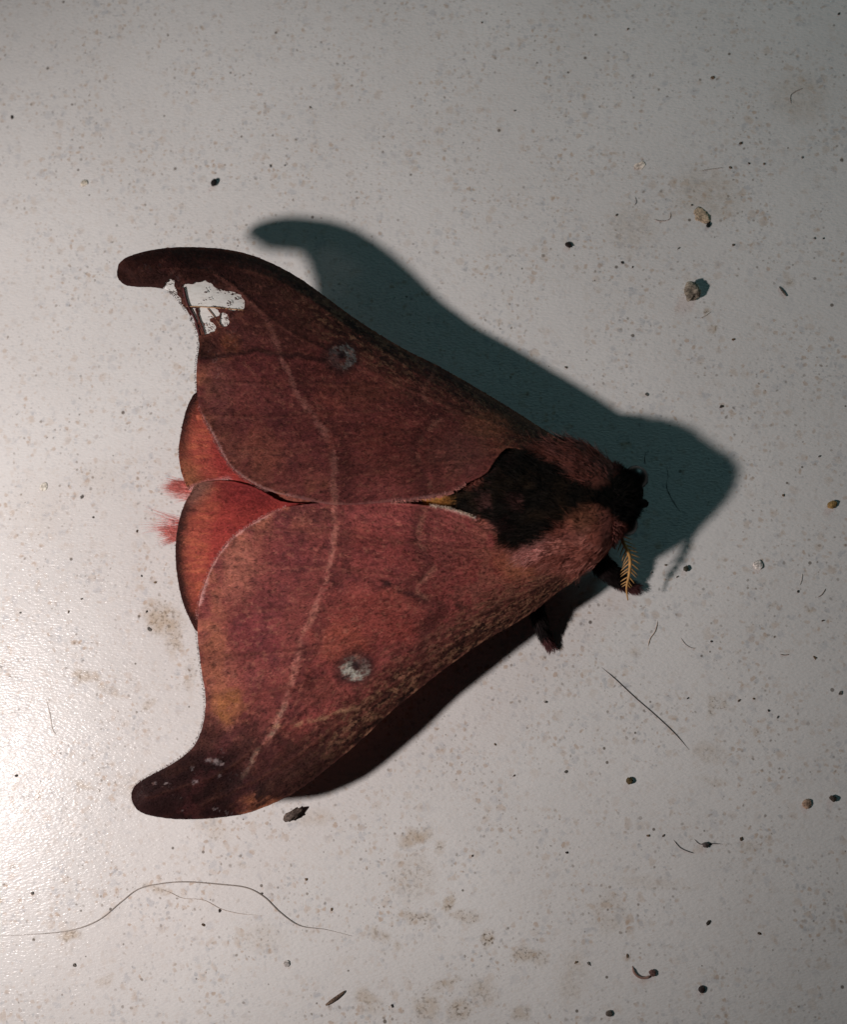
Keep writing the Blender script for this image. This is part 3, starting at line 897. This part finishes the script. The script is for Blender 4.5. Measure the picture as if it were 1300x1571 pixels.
def body_color(x, y, nz=None):
    k = black_zone(x, y)
    mid = fbm(x / 14, y / 14, 2, 3); st = fbm(x / 18 + y / 30, y / 4, 5, 3)
    c = np.ones(np.shape(x) + (3,)) * np.asarray(lin((106, 60, 51)))
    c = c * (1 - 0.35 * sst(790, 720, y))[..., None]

    def mx(c, t, w):
        return c + (np.asarray(lin(t)) - c) * w[..., None]
    c = mx(c, (84, 50, 46), sst(0.45, 0.65, mid) * 0.7)
    c = mx(c, (150, 100, 90), sst(0.5, 0.72, st) * sst(800, 840, y) * 0.8)
    c = mx(c, (170, 118, 112), sst(24, 8, np.hypot((x - 812) / 2.0, (y - 852) - 0.55 * (812 - x))) * 0.7)
    c = mx(c, (72, 48, 30), sst(40, 12, np.hypot(x - 895, y - 790)) * 0.6)
    c = mx(c, (13, 10, 8), k)
    c = mx(c, (34, 24, 15), k * sst(0.5, 0.7, fbm(x / 22, y / 16, 6, 3)) * sst(930, 900, x) * 0.4)
    for qx, qy in ((748, 768), (797, 770)):
        c = mx(c, (66, 40, 38), sst(1.2, 0.4, np.hypot((x - qx) / 8, (y - qy) / 16)) * 0.6)
    c = mx(c, (170, 120, 66), sst(24, 10, np.hypot((x - 672) / 1.3, y - 768)))
    c = mx(c, (40, 22, 22), sst(0.62, 0.72, mid) * sst(700, 720, x) * sst(800, 780, x) * k * 0.6)
    return np.clip(c * 1.9, 0.0018, 0.8)


V = []; Cc = []
for i, x in enumerate(xs):
    cy, hw, zc, hh = pr[i]
    bump = 1 + 0.05 * (fbm(np.full(NB, x / 20), th * 3 + 5, 2) - 0.5)
    yy = cy + hw * np.sin(th) * bump; zz = zc + hh * np.cos(th) * bump
    V.append(W(np.full(NB, x), yy, zz)); Cc.append(body_color(np.full(NB, float(x)), yy))
V = np.array(V).reshape(-1, 3); Cc = np.array(Cc).reshape(-1, 3)
F = []
n = len(xs)
for i in range(n - 1):
    for j in range(NB):
        k = (j + 1) % NB
        F.append((i * NB + j, i * NB + k, (i + 1) * NB + k, (i + 1) * NB + j))
F.append(tuple(range(NB - 1, -1, -1))); F.append(tuple(range((n - 1) * NB, n * NB)))
body = mesh_obj('body', V, F, M_BODY, moth, Cc)
tag(body, 'furry body with a black back between pinkish-brown shoulders and a black head')

# fur over thorax, head and tail base
rf = np.random.default_rng(5)


def fur(n, x0, x1, tmin, tmax, ln, rad, name, lay=0.55, dirx=-1.0, colmul=1.0, colfix=None):
    x = rf.uniform(x0, x1, n); t = rf.uniform(tmin, tmax, n)
    cy, hw, zc, hh = [np.interp(x, prof[:, 0], prof[:, i]) for i in range(1, 5)]
    y = cy + hw * np.sin(t); z = zc + hh * np.cos(t)
    R = W(x, y, z)
    N = np.stack([np.zeros(n), -np.sin(t) / (hw * PX), np.cos(t) / hh], -1)
    N += np.stack([sst(930, 990, x) * 0.35, 0 * x, 0 * x], -1)
    N /= np.linalg.norm(N, axis=1)[:, None]
    clump = np.stack([fbm(x / 12, t * 6, 1) - .5, fbm(x / 12, t * 6, 3) - .5, fbm(x / 12, t * 6, 5) - .5], -1) * 1.3
    Tn = np.stack([np.full(n, dirx), 0.25 * np.sin(t) * -1, np.zeros(n)], -1)
    D = N * lay + Tn + clump + rf.normal(0, 0.22, (n, 3))
    into = np.minimum((D * N).sum(1) - 0.12, 0)
    D -= N * into[:, None]
    D /= np.linalg.norm(D, axis=1)[:, None]
    le = rf.uniform(*ln, n)
    V, F, nn, sg = hairs(R - N * 0.05, D, le, rad * rf.uniform(0.7, 1.3, n), -N * rf.uniform(0.0, 0.35, n)[:, None] + rf.normal(0, 0.1, (n, 3)), 4)
    c = body_color(x, y) if colfix is None else np.repeat(np.asarray(lin(colfix))[None] * 1.9, n, 0)
    c = c * colmul * np.exp(rf.normal(0, 0.3, n))[:, None]
    o = mesh_obj(name, V, F, M_FUR, body, np.clip(np.repeat(c, sg * 3, 0), 0.0015, 0.85))
    tag(o, kind='stuff')


fur(9000, 770, 945, -2.0, 2.0, (0.9, 2.0), 0.032, 'thorax_fur', 0.30)
fur(2600, 940, 984, -2.2, 2.2, (0.35, 0.8), 0.03, 'head_fur', 0.8, 0.3)
fur(2600, 690, 800, -1.3, 1.3, (0.5, 1.0), 0.035, 'back_fur', 0.25)
fur(1200, 662, 700, -0.6, 0.6, (0.7, 1.3), 0.035, 'back_tuft', 0.2, -1.0)

# eyes and mouth palps on the head
def ball(c, r, name, col, mat, parent, seg=(20, 14), squash=(1, 1, 1)):
    u = np.linspace(0, 2 * math.pi, seg[0], endpoint=False); v = np.linspace(0.12, math.pi - 0.12, seg[1])
    U, Vv = np.meshgrid(u, v)
    P = np.stack([np.cos(U) * np.sin(Vv), np.sin(U) * np.sin(Vv), np.cos(Vv)], -1) * np.asarray(squash) * r + c
    i = np.arange(seg[0] * seg[1]).reshape(seg[1], seg[0]); k = np.roll(i, -1, 1)
    F = np.stack([i[:-1], i[1:], k[1:], k[:-1]], -1).reshape(-1, 4).tolist()
    F += [tuple(i[0]), tuple(i[-1][::-1])]
    return mesh_obj(name, P.reshape(-1, 3), F, mat, parent, np.repeat(np.asarray(lin(col))[None] * 1.9, P.shape[0] * P.shape[1], 0))


ball(W(976, 733, 5.6), 1.25, 'eye', (14, 11, 11), M_EYE, body)
ball(W(962, 805, 4.6), 1.15, 'eye', (14, 11, 11), M_EYE, body)
for (x, y) in ((985, 738), (986, 772)):
    L = W(np.array([x - 8, x, x + 5, x + 6]), np.array([y, y, y + 1, y + 2]), np.array([4.4, 3.8, 3.4, 3.2]))
    v, f = tube(L, np.array([0.5, 0.5, 0.4, 0.12]), 8)
    mesh_obj('palp', v, f, M_BODY, body, np.repeat(np.asarray(lin((20, 14, 14)))[None] * 1.9, len(v), 0))

# ---- tail tufts
def tuft(root, tips, n, color, ln_j, zr, zt, rad=0.035):
    tips = np.asarray(tips, float)
    pick = rf.integers(0, len(tips), n)
    tx = tips[pick, 0] + rf.normal(0, 3.5, n); ty = tips[pick, 1] + rf.normal(0, 2.5, n)
    A = W(root[0] + rf.normal(0, 4, n), root[1] + rf.normal(0, 5, n), zr + rf.normal(0, 0.25, n))
    k = rf.uniform(*ln_j, n)
    B = W(tx, ty, zt + rf.normal(0, 0.4, n))
    d = (B - A) * k[:, None]
    le = np.linalg.norm(d, axis=1)
    V, F, nn, sg = hairs(A, d / le[:, None], le, rad * rf.uniform(0.7, 1.2, n), rf.normal(0, 0.04, (n, 3)), 5)
    c = np.asarray(lin(color))[None] * 1.9 * np.exp(rf.normal(0, 0.25, n))[:, None]
    o = mesh_obj('tail_tuft', V, F, M_FUR, body, np.clip(np.repeat(c, sg * 3, 0), 0, 0.85))
    tag(o, kind='stuff')


tuft((312, 747), [(252, 736), (247, 744), (244, 752), (254, 756), (262, 741)], 420, (168, 98, 92), (0.75, 1.0), 6.4, 5.8)
tuft((312, 760), [(246, 758), (258, 764), (268, 770)], 60, (176, 110, 104), (0.85, 1.0), 6.4, 6.0, 0.025)
tuft((300, 815), [(240, 822), (236, 812), (244, 836), (252, 828), (248, 818)], 420, (168, 98, 92), (0.75, 1.0), 6.2, 5.6)
tuft((300, 806), [(218, 780), (226, 796), (212, 806), (232, 790), (214, 815)], 70, (176, 100, 96), (0.8, 1.0), 6.2, 5.8, 0.025)

# ---- legs: black hairy tubes reaching the table, paler foot at the end
def leg(pts, rad, foot_from, visible=True):
    P = np.asarray(pts, float)
    L = spline(P, 6)
    Wp = W(L[:, 0], L[:, 1], L[:, 2])
    R = np.interp(np.linspace(0, 1, len(L)), np.linspace(0, 1, len(rad)), rad)
    k = int(len(L) * foot_from)
    v, f = tube(Wp[:k + 1], R[:k + 1], 10)
    lg = mesh_obj('leg', v, f, M_BODY, moth, np.repeat(np.asarray(lin((18, 12, 12)))[None] * 1.9, len(v), 0))
    v, f = tube(Wp[k:], R[k:] * 1.02, 10)
    c = np.repeat(np.asarray(lin((52, 30, 30)))[None] * 1.9, len(v), 0)
    mesh_obj('foot', v, f, M_BODY, lg, c)
    n = 1800
    i = rf.uniform(0, len(L) - 1.01, n); i0 = i.astype(int); fr = (i - i0)[:, None]
    A = Wp[i0] * (1 - fr) + Wp[i0 + 1] * fr
    T = Wp[i0 + 1] - Wp[i0]; T /= np.linalg.norm(T, axis=1)[:, None]
    q = rf.normal(0, 1, (n, 3)); q -= T * (q * T).sum(1)[:, None]; q /= np.linalg.norm(q, axis=1)[:, None]
    rr = np.interp(i, np.arange(len(L)), R)
    D = T * 1.0 + q * 0.45; D /= np.linalg.norm(D, axis=1)[:, None]
    le = rf.uniform(0.4, 1.1, n)
    root = A + q * rr[:, None] * 0.85
    le = np.where(root[:, 2] + D[:, 2] * le < 0.06, np.maximum((root[:, 2] - 0.06) / np.maximum(-D[:, 2], 0.05), 0.05), le)
    V, F, nn, sg = hairs(root, D, np.minimum(le, 0.9), np.full(n, 0.035), np.zeros((n, 3)), 3)
    cc = np.where((i > k)[:, None], np.asarray(lin((62, 36, 36)))[None], np.asarray(lin((17, 12, 12)))[None]) * 1.9 * np.exp(rf.normal(0, 0.3, n))[:, None]
    o = mesh_obj('leg_hair', V, F, M_FUR, lg, np.repeat(np.clip(cc, 0, .8), sg * 3, 0))
    tag(o, kind='stuff')
    return lg


leg([(800, 850, 3.2), (815, 905, 3.6), (828, 950, 2.2), (836, 975, 0.9), (845, 992, 0.36)], [1.1, 0.95, 0.75, 0.52, 0.32], 0.72)
leg([(905, 835, 3.4), (925, 868, 3.4), (945, 885, 2.2), (958, 896, 0.9), (976, 903, 0.36)], [1.2, 1.15, 0.95, 0.65, 0.33], 0.62)
leg([(880, 720, 3.4), (885, 690, 3.0), (890, 700, 1.5), (900, 712, 0.36)], [0.9, 0.75, 0.5, 0.33], 0.7)
leg([(800, 720, 3.2), (800, 690, 3.2), (790, 690, 1.5), (775, 700, 0.36)], [0.9, 0.75, 0.5, 0.33], 0.7)
leg([(720, 735, 3.2), (690, 690, 3.0), (665, 690, 1.4), (645, 695, 0.36)], [0.9, 0.75, 0.5, 0.33], 0.7)
leg([(720, 805, 3.2), (695, 860, 3.0), (670, 868, 1.4), (650, 870, 0.36)], [0.9, 0.75, 0.5, 0.33], 0.7)

# ---- antennae: feather-shaped
def antenna(pts, tip_free=0.80, blen=15.0):
    P = spline(pts, 10)
    Wp = W(P[:, 0], P[:, 1], P[:, 2]); m = len(P)
    u = np.linspace(0, 1, m)
    v, f = tube(Wp, 0.17 * (1 - 0.75 * u ** 2) + 0.015, 8)
    gold = np.asarray(lin((176, 132, 78)))[None] * 1.15
    an = mesh_obj('antenna', v, f, M_FIBRE, moth, np.repeat(gold, len(v), 0))
    tag(an, 'golden feathery antenna')
    for q in np.arange(0.10, tip_free + 0.01, 0.06):
        i = int(q * (m - 1)); T = Wp[min(i + 1, m - 1)] - Wp[max(i - 1, 0)]; T /= np.linalg.norm(T)
        side = np.cross(T, [0, 0, 1.0]); side /= np.linalg.norm(side)
        ln = blen * PX * math.sin(min(1.0, (tip_free + 0.12 - q) / 0.5) * math.pi / 2) * 1.15
        for sg in (-1, 1):
            D = T * 0.62 + side * sg * 0.8 + np.array([0, 0, -0.12]); D /= np.linalg.norm(D)
            ss = np.linspace(0, 1, 5)[:, None]
            L = Wp[i] + D * ss * ln + T * (ss ** 2) * 0.14 * ln
            v, f = tube(L, np.array([0.08, 0.075, 0.065, 0.05, 0.015]), 5)
            mesh_obj('barb', v, f, M_FIBRE, an, np.repeat(gold * 0.92, len(v), 0))
    return an


antenna([(948, 812, 6.2), (958, 834, 6.2), (967, 856, 5.6), (966, 880, 4.8), (962, 902, 4.0), (964, 921, 3.4)])
antenna([(952, 735, 4.4), (940, 722, 3.4), (925, 712, 2.8), (900, 715, 2.4), (880, 722, 2.2)], 0.8, 12)

# ------------------------------------------------------------------ debris on the table
def lump(name, px, py, rx, ry, hz, ang, color, label=None, cat='grain', group=None, rough=0.3, sub=2, seed=0, kink=0.0, vary=0.35):
    """irregular crumb; rx, ry in photo pixels, hz height in mm"""
    bm = bmesh.new()
    bmesh.ops.create_icosphere(bm, subdivisions=sub, radius=1.0)
    r = np.random.default_rng(seed + int(px) * 7 + int(py))
    V = np.array([v.co[:] for v in bm.verts]); F = [tuple(v.index for v in f.verts) for f in bm.faces]
    bm.free()
    ph = r.uniform(0, 50, 3)
    d = fbm(V[:, 0] * 1.3 + ph[0] + V[:, 2], V[:, 1] * 1.3 + ph[1] - V[:, 2], 3, 3) - 0.5
    e = fbm(V[:, 0] * 3 + ph[1] - V[:, 2] * 2, V[:, 1] * 3 + ph[2] + V[:, 2], 1, 2) - 0.5
    V = V * (1 + rough * 2.2 * d + rough * 1.0 * e)[:, None]
    V[:, 1] += kink * V[:, 0] ** 2
    c, s = math.cos(ang), math.sin(ang)
    u = (V[:, 0] * rx * c + V[:, 1] * ry * s) * PX; w = (-V[:, 0] * rx * s + V[:, 1] * ry * c) * PX
    z = (V[:, 2] - V[:, 2].min()) * hz * 0.5
    o0 = W(px, py, 0.0)
    P = np.stack([o0[0] + u, o0[1] + w, z + 0.004], -1)
    cl = np.asarray(lin(color))[None] * 1.9 * np.exp(vary * 3 * (e + 0.4 * d))[:, None]
    o = mesh_obj(name, P, F, M_GRIT, None, np.clip(cl, 0.002, 0.8), smooth=(sub > 2), origin=o0)
    tag(o, label, cat, group)
    return o


def strand(name, pts, r0, r1_, color, label, cat='hair', group=None, z=None, n=5):
    P = spline(np.asarray(pts, float), 8)
    m = len(P); u = np.linspace(0, 1, m)
    R = r0 * np.clip(np.minimum(u, 1 - u) * 6, 0.25, 1) + r1_ * 0
    zz = R + 0.006 if z is None else R + 0.006 + z * np.sin(u * math.pi)
    Wp = W(P[:, 0], P[:, 1], zz)
    v, f = tube(Wp, R, n)
    v[:, 2] = np.maximum(v[:, 2], 0.004)
    o = mesh_obj(name, v, f, M_FIBRE, None, np.repeat(np.asarray(lin(color))[None] * 1.9, len(v), 0), origin=Wp[0] * [1, 1, 0])
    tag(o, label, cat, group)
    return o


lump('crumb', 1061, 450, 11.5, 15, 1.2, 0.2, (98, 90, 80), 'grey-brown knobbly crumb casting a small shadow', 'crumb', rough=0.45, sub=3, vary=0.7)
fl = lump('flake', 1078, 331, 13, 10.5, 0.04, 0.7, (132, 116, 98), 'thin tan flake with a black speck at its corner', 'flake', rough=0.6, sub=3, vary=0.15)
lump('black_grain', 1087, 346, 3.2, 4.5, 0.25, 0.3, (20, 18, 17), 'tiny black grain touching the tan flake', 'grain')
lump('seed', 329, 282, 4.5, 6.5, 0.6, 0.35, (20, 17, 16), 'small smooth black oval seed above the hooked torn wing', 'seed', rough=0.08, sub=3)
lump('debris_clump', 453, 1248, 6, 13, 0.7, 0.95, (56, 47, 42), 'dark crumpled debris clump beside the intact wing', 'debris', rough=0.8, sub=3, vary=0.7)
lump('splinter', 515, 1531, 2.6, 18, 0.3, 0.93, (72, 58, 48), 'short dark brown splinter among the brown smears', 'splinter', rough=0.25)
lump('splinter', 1202, 448, 1.5, 10, 0.2, -0.6, (62, 56, 50), 'small thin grey splinter by the knobbly crumb', 'splinter', rough=0.2)
lump('triangular_grain', 966, 1198, 5.5, 5.5, 0.5, 0.2, (66, 54, 34), 'brown triangular grain below the straight bristle', 'grain', rough=0.4)
lump('pellet', 1002, 1492, 4.5, 5.5, 0.3, -0.8, (72, 52, 48), 'dark lumpy pellet stuck to the end of the curved sliver', 'pellet', rough=0.35)
lump('round_pellet', 1077, 1517, 5, 5, 0.35, 0, (38, 30, 28), 'round dark pellet near the curved sliver', 'pellet', rough=0.15, sub=3)
lump('round_pellet', 935, 1554, 5, 4.5, 0.3, 0, (70, 62, 56), 'greyish round pellet beyond the curved sliver', 'pellet', rough=0.15, sub=3)
lump('black_flake', 873, 377, 5.5, 4, 0.3, 0.4, (28, 20, 17), 'black angular flake in the open beside the wing shadow', 'flake', rough=0.5)
lump('grain', 1053, 873, 3.6, 4.6, 0.4, 0.2, (48, 44, 36), 'dark angular grain beside the antenna shadow', 'grain', rough=0.4)
lump('pale_grain', 67, 747, 6, 7, 0.15, 0.2, (158, 152, 142), 'pale translucent grain left of the red tail tufts', 'grain', rough=0.25)
lump('pale_grain', 1164, 867, 7, 7, 0.22, 0.2, (158, 150, 144), 'pale round grain on the clear area past the antenna', 'grain', rough=0.2, sub=3)
lump('pale_grain', 129, 281, 6, 6, 0.2, 0.2, (148, 140, 128), 'pale greyish flat grain near the black oval seed', 'grain', rough=0.3)
lump('pale_grain', 440, 1478, 5, 5, 0.2, 0.2, (132, 126, 122), 'grey round grain below the end of the long wavy hair', 'grain', rough=0.2)
lump('pale_flake', 982, 254, 11, 6, 0.1, -0.5, (160, 148, 138), 'thin pale curled flake on the shaded table part', 'flake', rough=0.4)
lump('hairy_debris', 1083, 1296, 6, 4, 0.4, 0.2, (62, 54, 52), 'small dark knot of debris with fine hairs', 'debris', rough=0.5)
lump('dark_frass', 1278, 1224, 5, 4.5, 0.5, 0.5, (46, 38, 32), 'dark pellet with a brownish stain, by the table part lying in dim light', 'pellet', rough=0.3)
lump('brown_grain', 1238, 1233, 6, 7, 0.3, 0.5, (112, 92, 78), 'brown oval grain next to the stained pellet', 'grain', rough=0.3)

specks = [(18, 180, 4), (1126, 446 - 70, 3), (476, 165, 2.6), (1042, 381, 3), (955, 403, 3.4), (971, 410, 2.6), (1126, 521, 4), (993, 605, 4), (1107, 624, 3), (869, 564, 3), (930, 1140 - 63, 0),
          (838, 1077, 4), (1225, 908, 3.4), (1263, 952, 3), (1251, 1009, 3.6), (1290, 1063, 4), (1092, 984, 2.6), (725, 1313, 3.2), (470, 1349, 3.4), (50, 1370, 5), (337, 1397, 4), (312, 1419, 4),
          (509, 1395, 3.2), (401, 1371, 3), (602, 1543, 4), (1134, 1075, 3), (1157, 1072, 3), (1194, 1100, 3), (1056, 1071, 3), (1137, 220, 4), (1094, 119, 4), (1251, 366, 3), (1264, 366, 2.6), (1150, 251, 3.2), (1173, 252, 3), (1232, 242, 3),
          (1062, 315, 2.6), (947, 330, 2.8), (1121, 258, 3.4), (125, 763, 4), (143, 794, 3), (210, 815, 3), (238, 894, 3.6), (229, 965, 4.5), (225, 938, 3), (125, 919, 3), (105, 939, 3), (31, 940, 3), (217, 884, 2.6), (789, 1190, 3), (760, 1142, 3.2),
          (869, 1184, 4), (870, 1308, 3.6), (1138, 1287, 4), (884, 1476, 3), (904, 1478, 4.5), (1088, 1415, 5), (1166, 1432, 4), (963, 1466, 4), (437, 254, 2.4), (415, 255, 2.6), (1018, 1282, 3), (995, 1282, 3), (114, 1480, 4), (25, 1190, 4),
          (740, 35, 3), (964, 45, 2.6), (790, 170, 2.6), (1300 - 12, 22, 3.4), (693, 1480 - 50, 0), (1203, 760, 3), (1258, 700, 3), (1180, 1180 - 90, 2.6), (1040, 885, 2.4), (1022, 867, 3), (1001, 878, 3)]
LAND = [(329, 282, 'around the black oval seed'), (18, 120, 'far out past the pale flat grain'), (700, 120, 'on the open table past the wing shadow'), (1078, 332, 'around the tan flake'), (1061, 450, 'around the knobbly crumb'),
        (1215, 150, 'around the bent fibre in the dim corner'), (1000, 620, 'along the edge of the moth shadow'), (1164, 867, 'around the pale round grain past the antenna'), (1050, 880, 'beside the antenna shadow'), (990, 1090, 'around the straight bristle'),
        (1270, 1010, 'on the dim open table beyond the bristle'), (150, 790, 'facing the red tail tufts'), (245, 950, 'in the brown smear beside the hindwing'), (30, 1200, 'in the bright glare'), (260, 1380, 'along the long wavy hair'), (480, 1380, 'where the long wavy hair ends'),
        (680, 1400, 'among the brown smears'), (780, 1180, 'on the clean table below the black leg'), (966, 1198, 'around the triangular grain'), (1083, 1296, 'around the hairy debris knot'), (990, 1490, 'around the curved sliver'), (1120, 1430, 'between curved sliver and hairy knot')]
tones = [(40, 34, 30), (62, 50, 40), (78, 62, 46), (70, 66, 62)]
for i, (x, y, q) in enumerate(specks):
    if q == 0:
        continue
    near = min(LAND, key=lambda l: math.hypot(l[0] - x, l[1] - y))[2]
    lump('speck', x, y, q * rng.uniform(0.35, 0.6), q * rng.uniform(0.5, 0.8), 0.10, i * 1.3, tones[i % 4],
         'tiny %s speck of dirt %s' % (('black', 'brown', 'tan', 'grey')[i % 4], near), 'speck', 'specks of dirt scattered over the table', rough=0.75, sub=2, seed=i)

strand('curved_sliver', [(971, 1482), (974, 1492), (982, 1499), (992, 1500), (1000, 1496)], 0.13, 0.02, (104, 80, 72), 'reddish brown curved sliver of debris', 'debris', n=7)
strand('long_hair', [(-40, 1438), (40, 1434), (105, 1428), (150, 1412), (185, 1384), (212, 1364), (245, 1356), (285, 1353), (340, 1357), (378, 1362), (405, 1376), (430, 1400), (460, 1420), (500, 1426), (540, 1436)], 0.06, 0.03, (112, 104, 98),
       'long wavy grey hair lying below the intact wing', 'hair', n=6)
strand('thin_hair', [(240, 1362), (262, 1370), (280, 1378), (312, 1381), (340, 1395), (370, 1402), (400, 1404)], 0.032, 0.02, (150, 140, 132), 'fine faint hair branching off the long wavy hair', 'hair')
strand('bristle', [(924, 1024), (945, 1042), (975, 1070), (1005, 1096), (1035, 1124), (1058, 1150)], 0.045, 0.02, (64, 56, 52), 'straight dark tapering bristle beyond the black leg', 'bristle')
strand('fibre', [(1003, 336), (1015, 339), (1028, 336), (1030, 326)], 0.036, 0.02, (104, 90, 82), 'small hooked brown fibre beside the tan flake', 'fibre')
strand('fibre', [(975, 302), (977, 310), (974, 315)], 0.036, 0.02, (96, 92, 88), 'tiny bent grey fibre above the hooked fibre', 'fibre')
strand('fibre', [(1010, 952), (1006, 968), (998, 980), (995, 992)], 0.043, 0.02, (140, 122, 108), 'short tan fibre between antenna and bristle', 'fibre')
strand('fibre', [(1045, 978), (1052, 988), (1062, 994), (1070, 994)], 0.032, 0.02, (124, 116, 112), 'faint curved grey fibre beyond the tan one', 'fibre')
strand('fibre', [(1198, 1004), (1205, 1005), (1212, 1004)], 0.043, 0.02, (96, 76, 66), 'very short straight brown fibre on the clear right area', 'fibre')
strand('fibre', [(1034, 1288), (1044, 1300), (1056, 1306), (1066, 1309)], 0.043, 0.02, (70, 66, 64), 'dark curved fibre beside the hairy debris knot', 'fibre')
strand('fibre', [(1066, 1287), (1075, 1295), (1090, 1294), (1110, 1295)], 0.036, 0.02, (60, 56, 54), 'dark fibre passing through the hairy debris knot', 'fibre')
strand('fibre', [(1075, 488), (1084, 484), (1092, 478)], 0.032, 0.02, (120, 112, 100), 'pale fibre just below the knobbly crumb', 'fibre')
strand('fibre', [(1075, 262), (1095, 259), (1112, 257)], 0.032, 0.02, (110, 104, 96), 'thin straight fibre on the shaded table part', 'fibre')
strand('fibre', [(1215, 160), (1214, 147), (1222, 140), (1234, 135)], 0.036, 0.02, (92, 84, 78), 'bent grey fibre in the darkest corner', 'fibre')
strand('fibre', [(1023, 712), (1026, 730), (1024, 748), (1036, 772), (1046, 786)], 0.022, 0.02, (110, 110, 108), 'dark curved fibre lying in the moth head shadow', 'fibre')
strand('fibre', [(992, 693), (990, 703), (991, 712)], 0.025, 0.02, (70, 70, 70), 'tiny dark fibre beside the moth head', 'fibre')
strand('fibre', [(70, 1072), (76, 1096), (80, 1118), (86, 1128)], 0.025, 0.02, (160, 146, 134), 'faint brown fibre near the glare', 'fibre')
strand('fibre', [(1268, 903), (1262, 912), (1256, 916)], 0.043, 0.02, (104, 92, 84), 'short brown fibre near the pale round grain', 'fibre')
strand('fibre', [(1232, 880), (1231, 890), (1228, 898)], 0.032, 0.02, (132, 124, 118), 'faint short fibre near the pale round grain', 'fibre')
lump('amber_grain', 1276, 775, 8, 6, 0.4, -0.5, (112, 88, 54), 'amber-brown husk with a tiny dark stalk, beyond the moth head shadow', 'husk', rough=0.4)
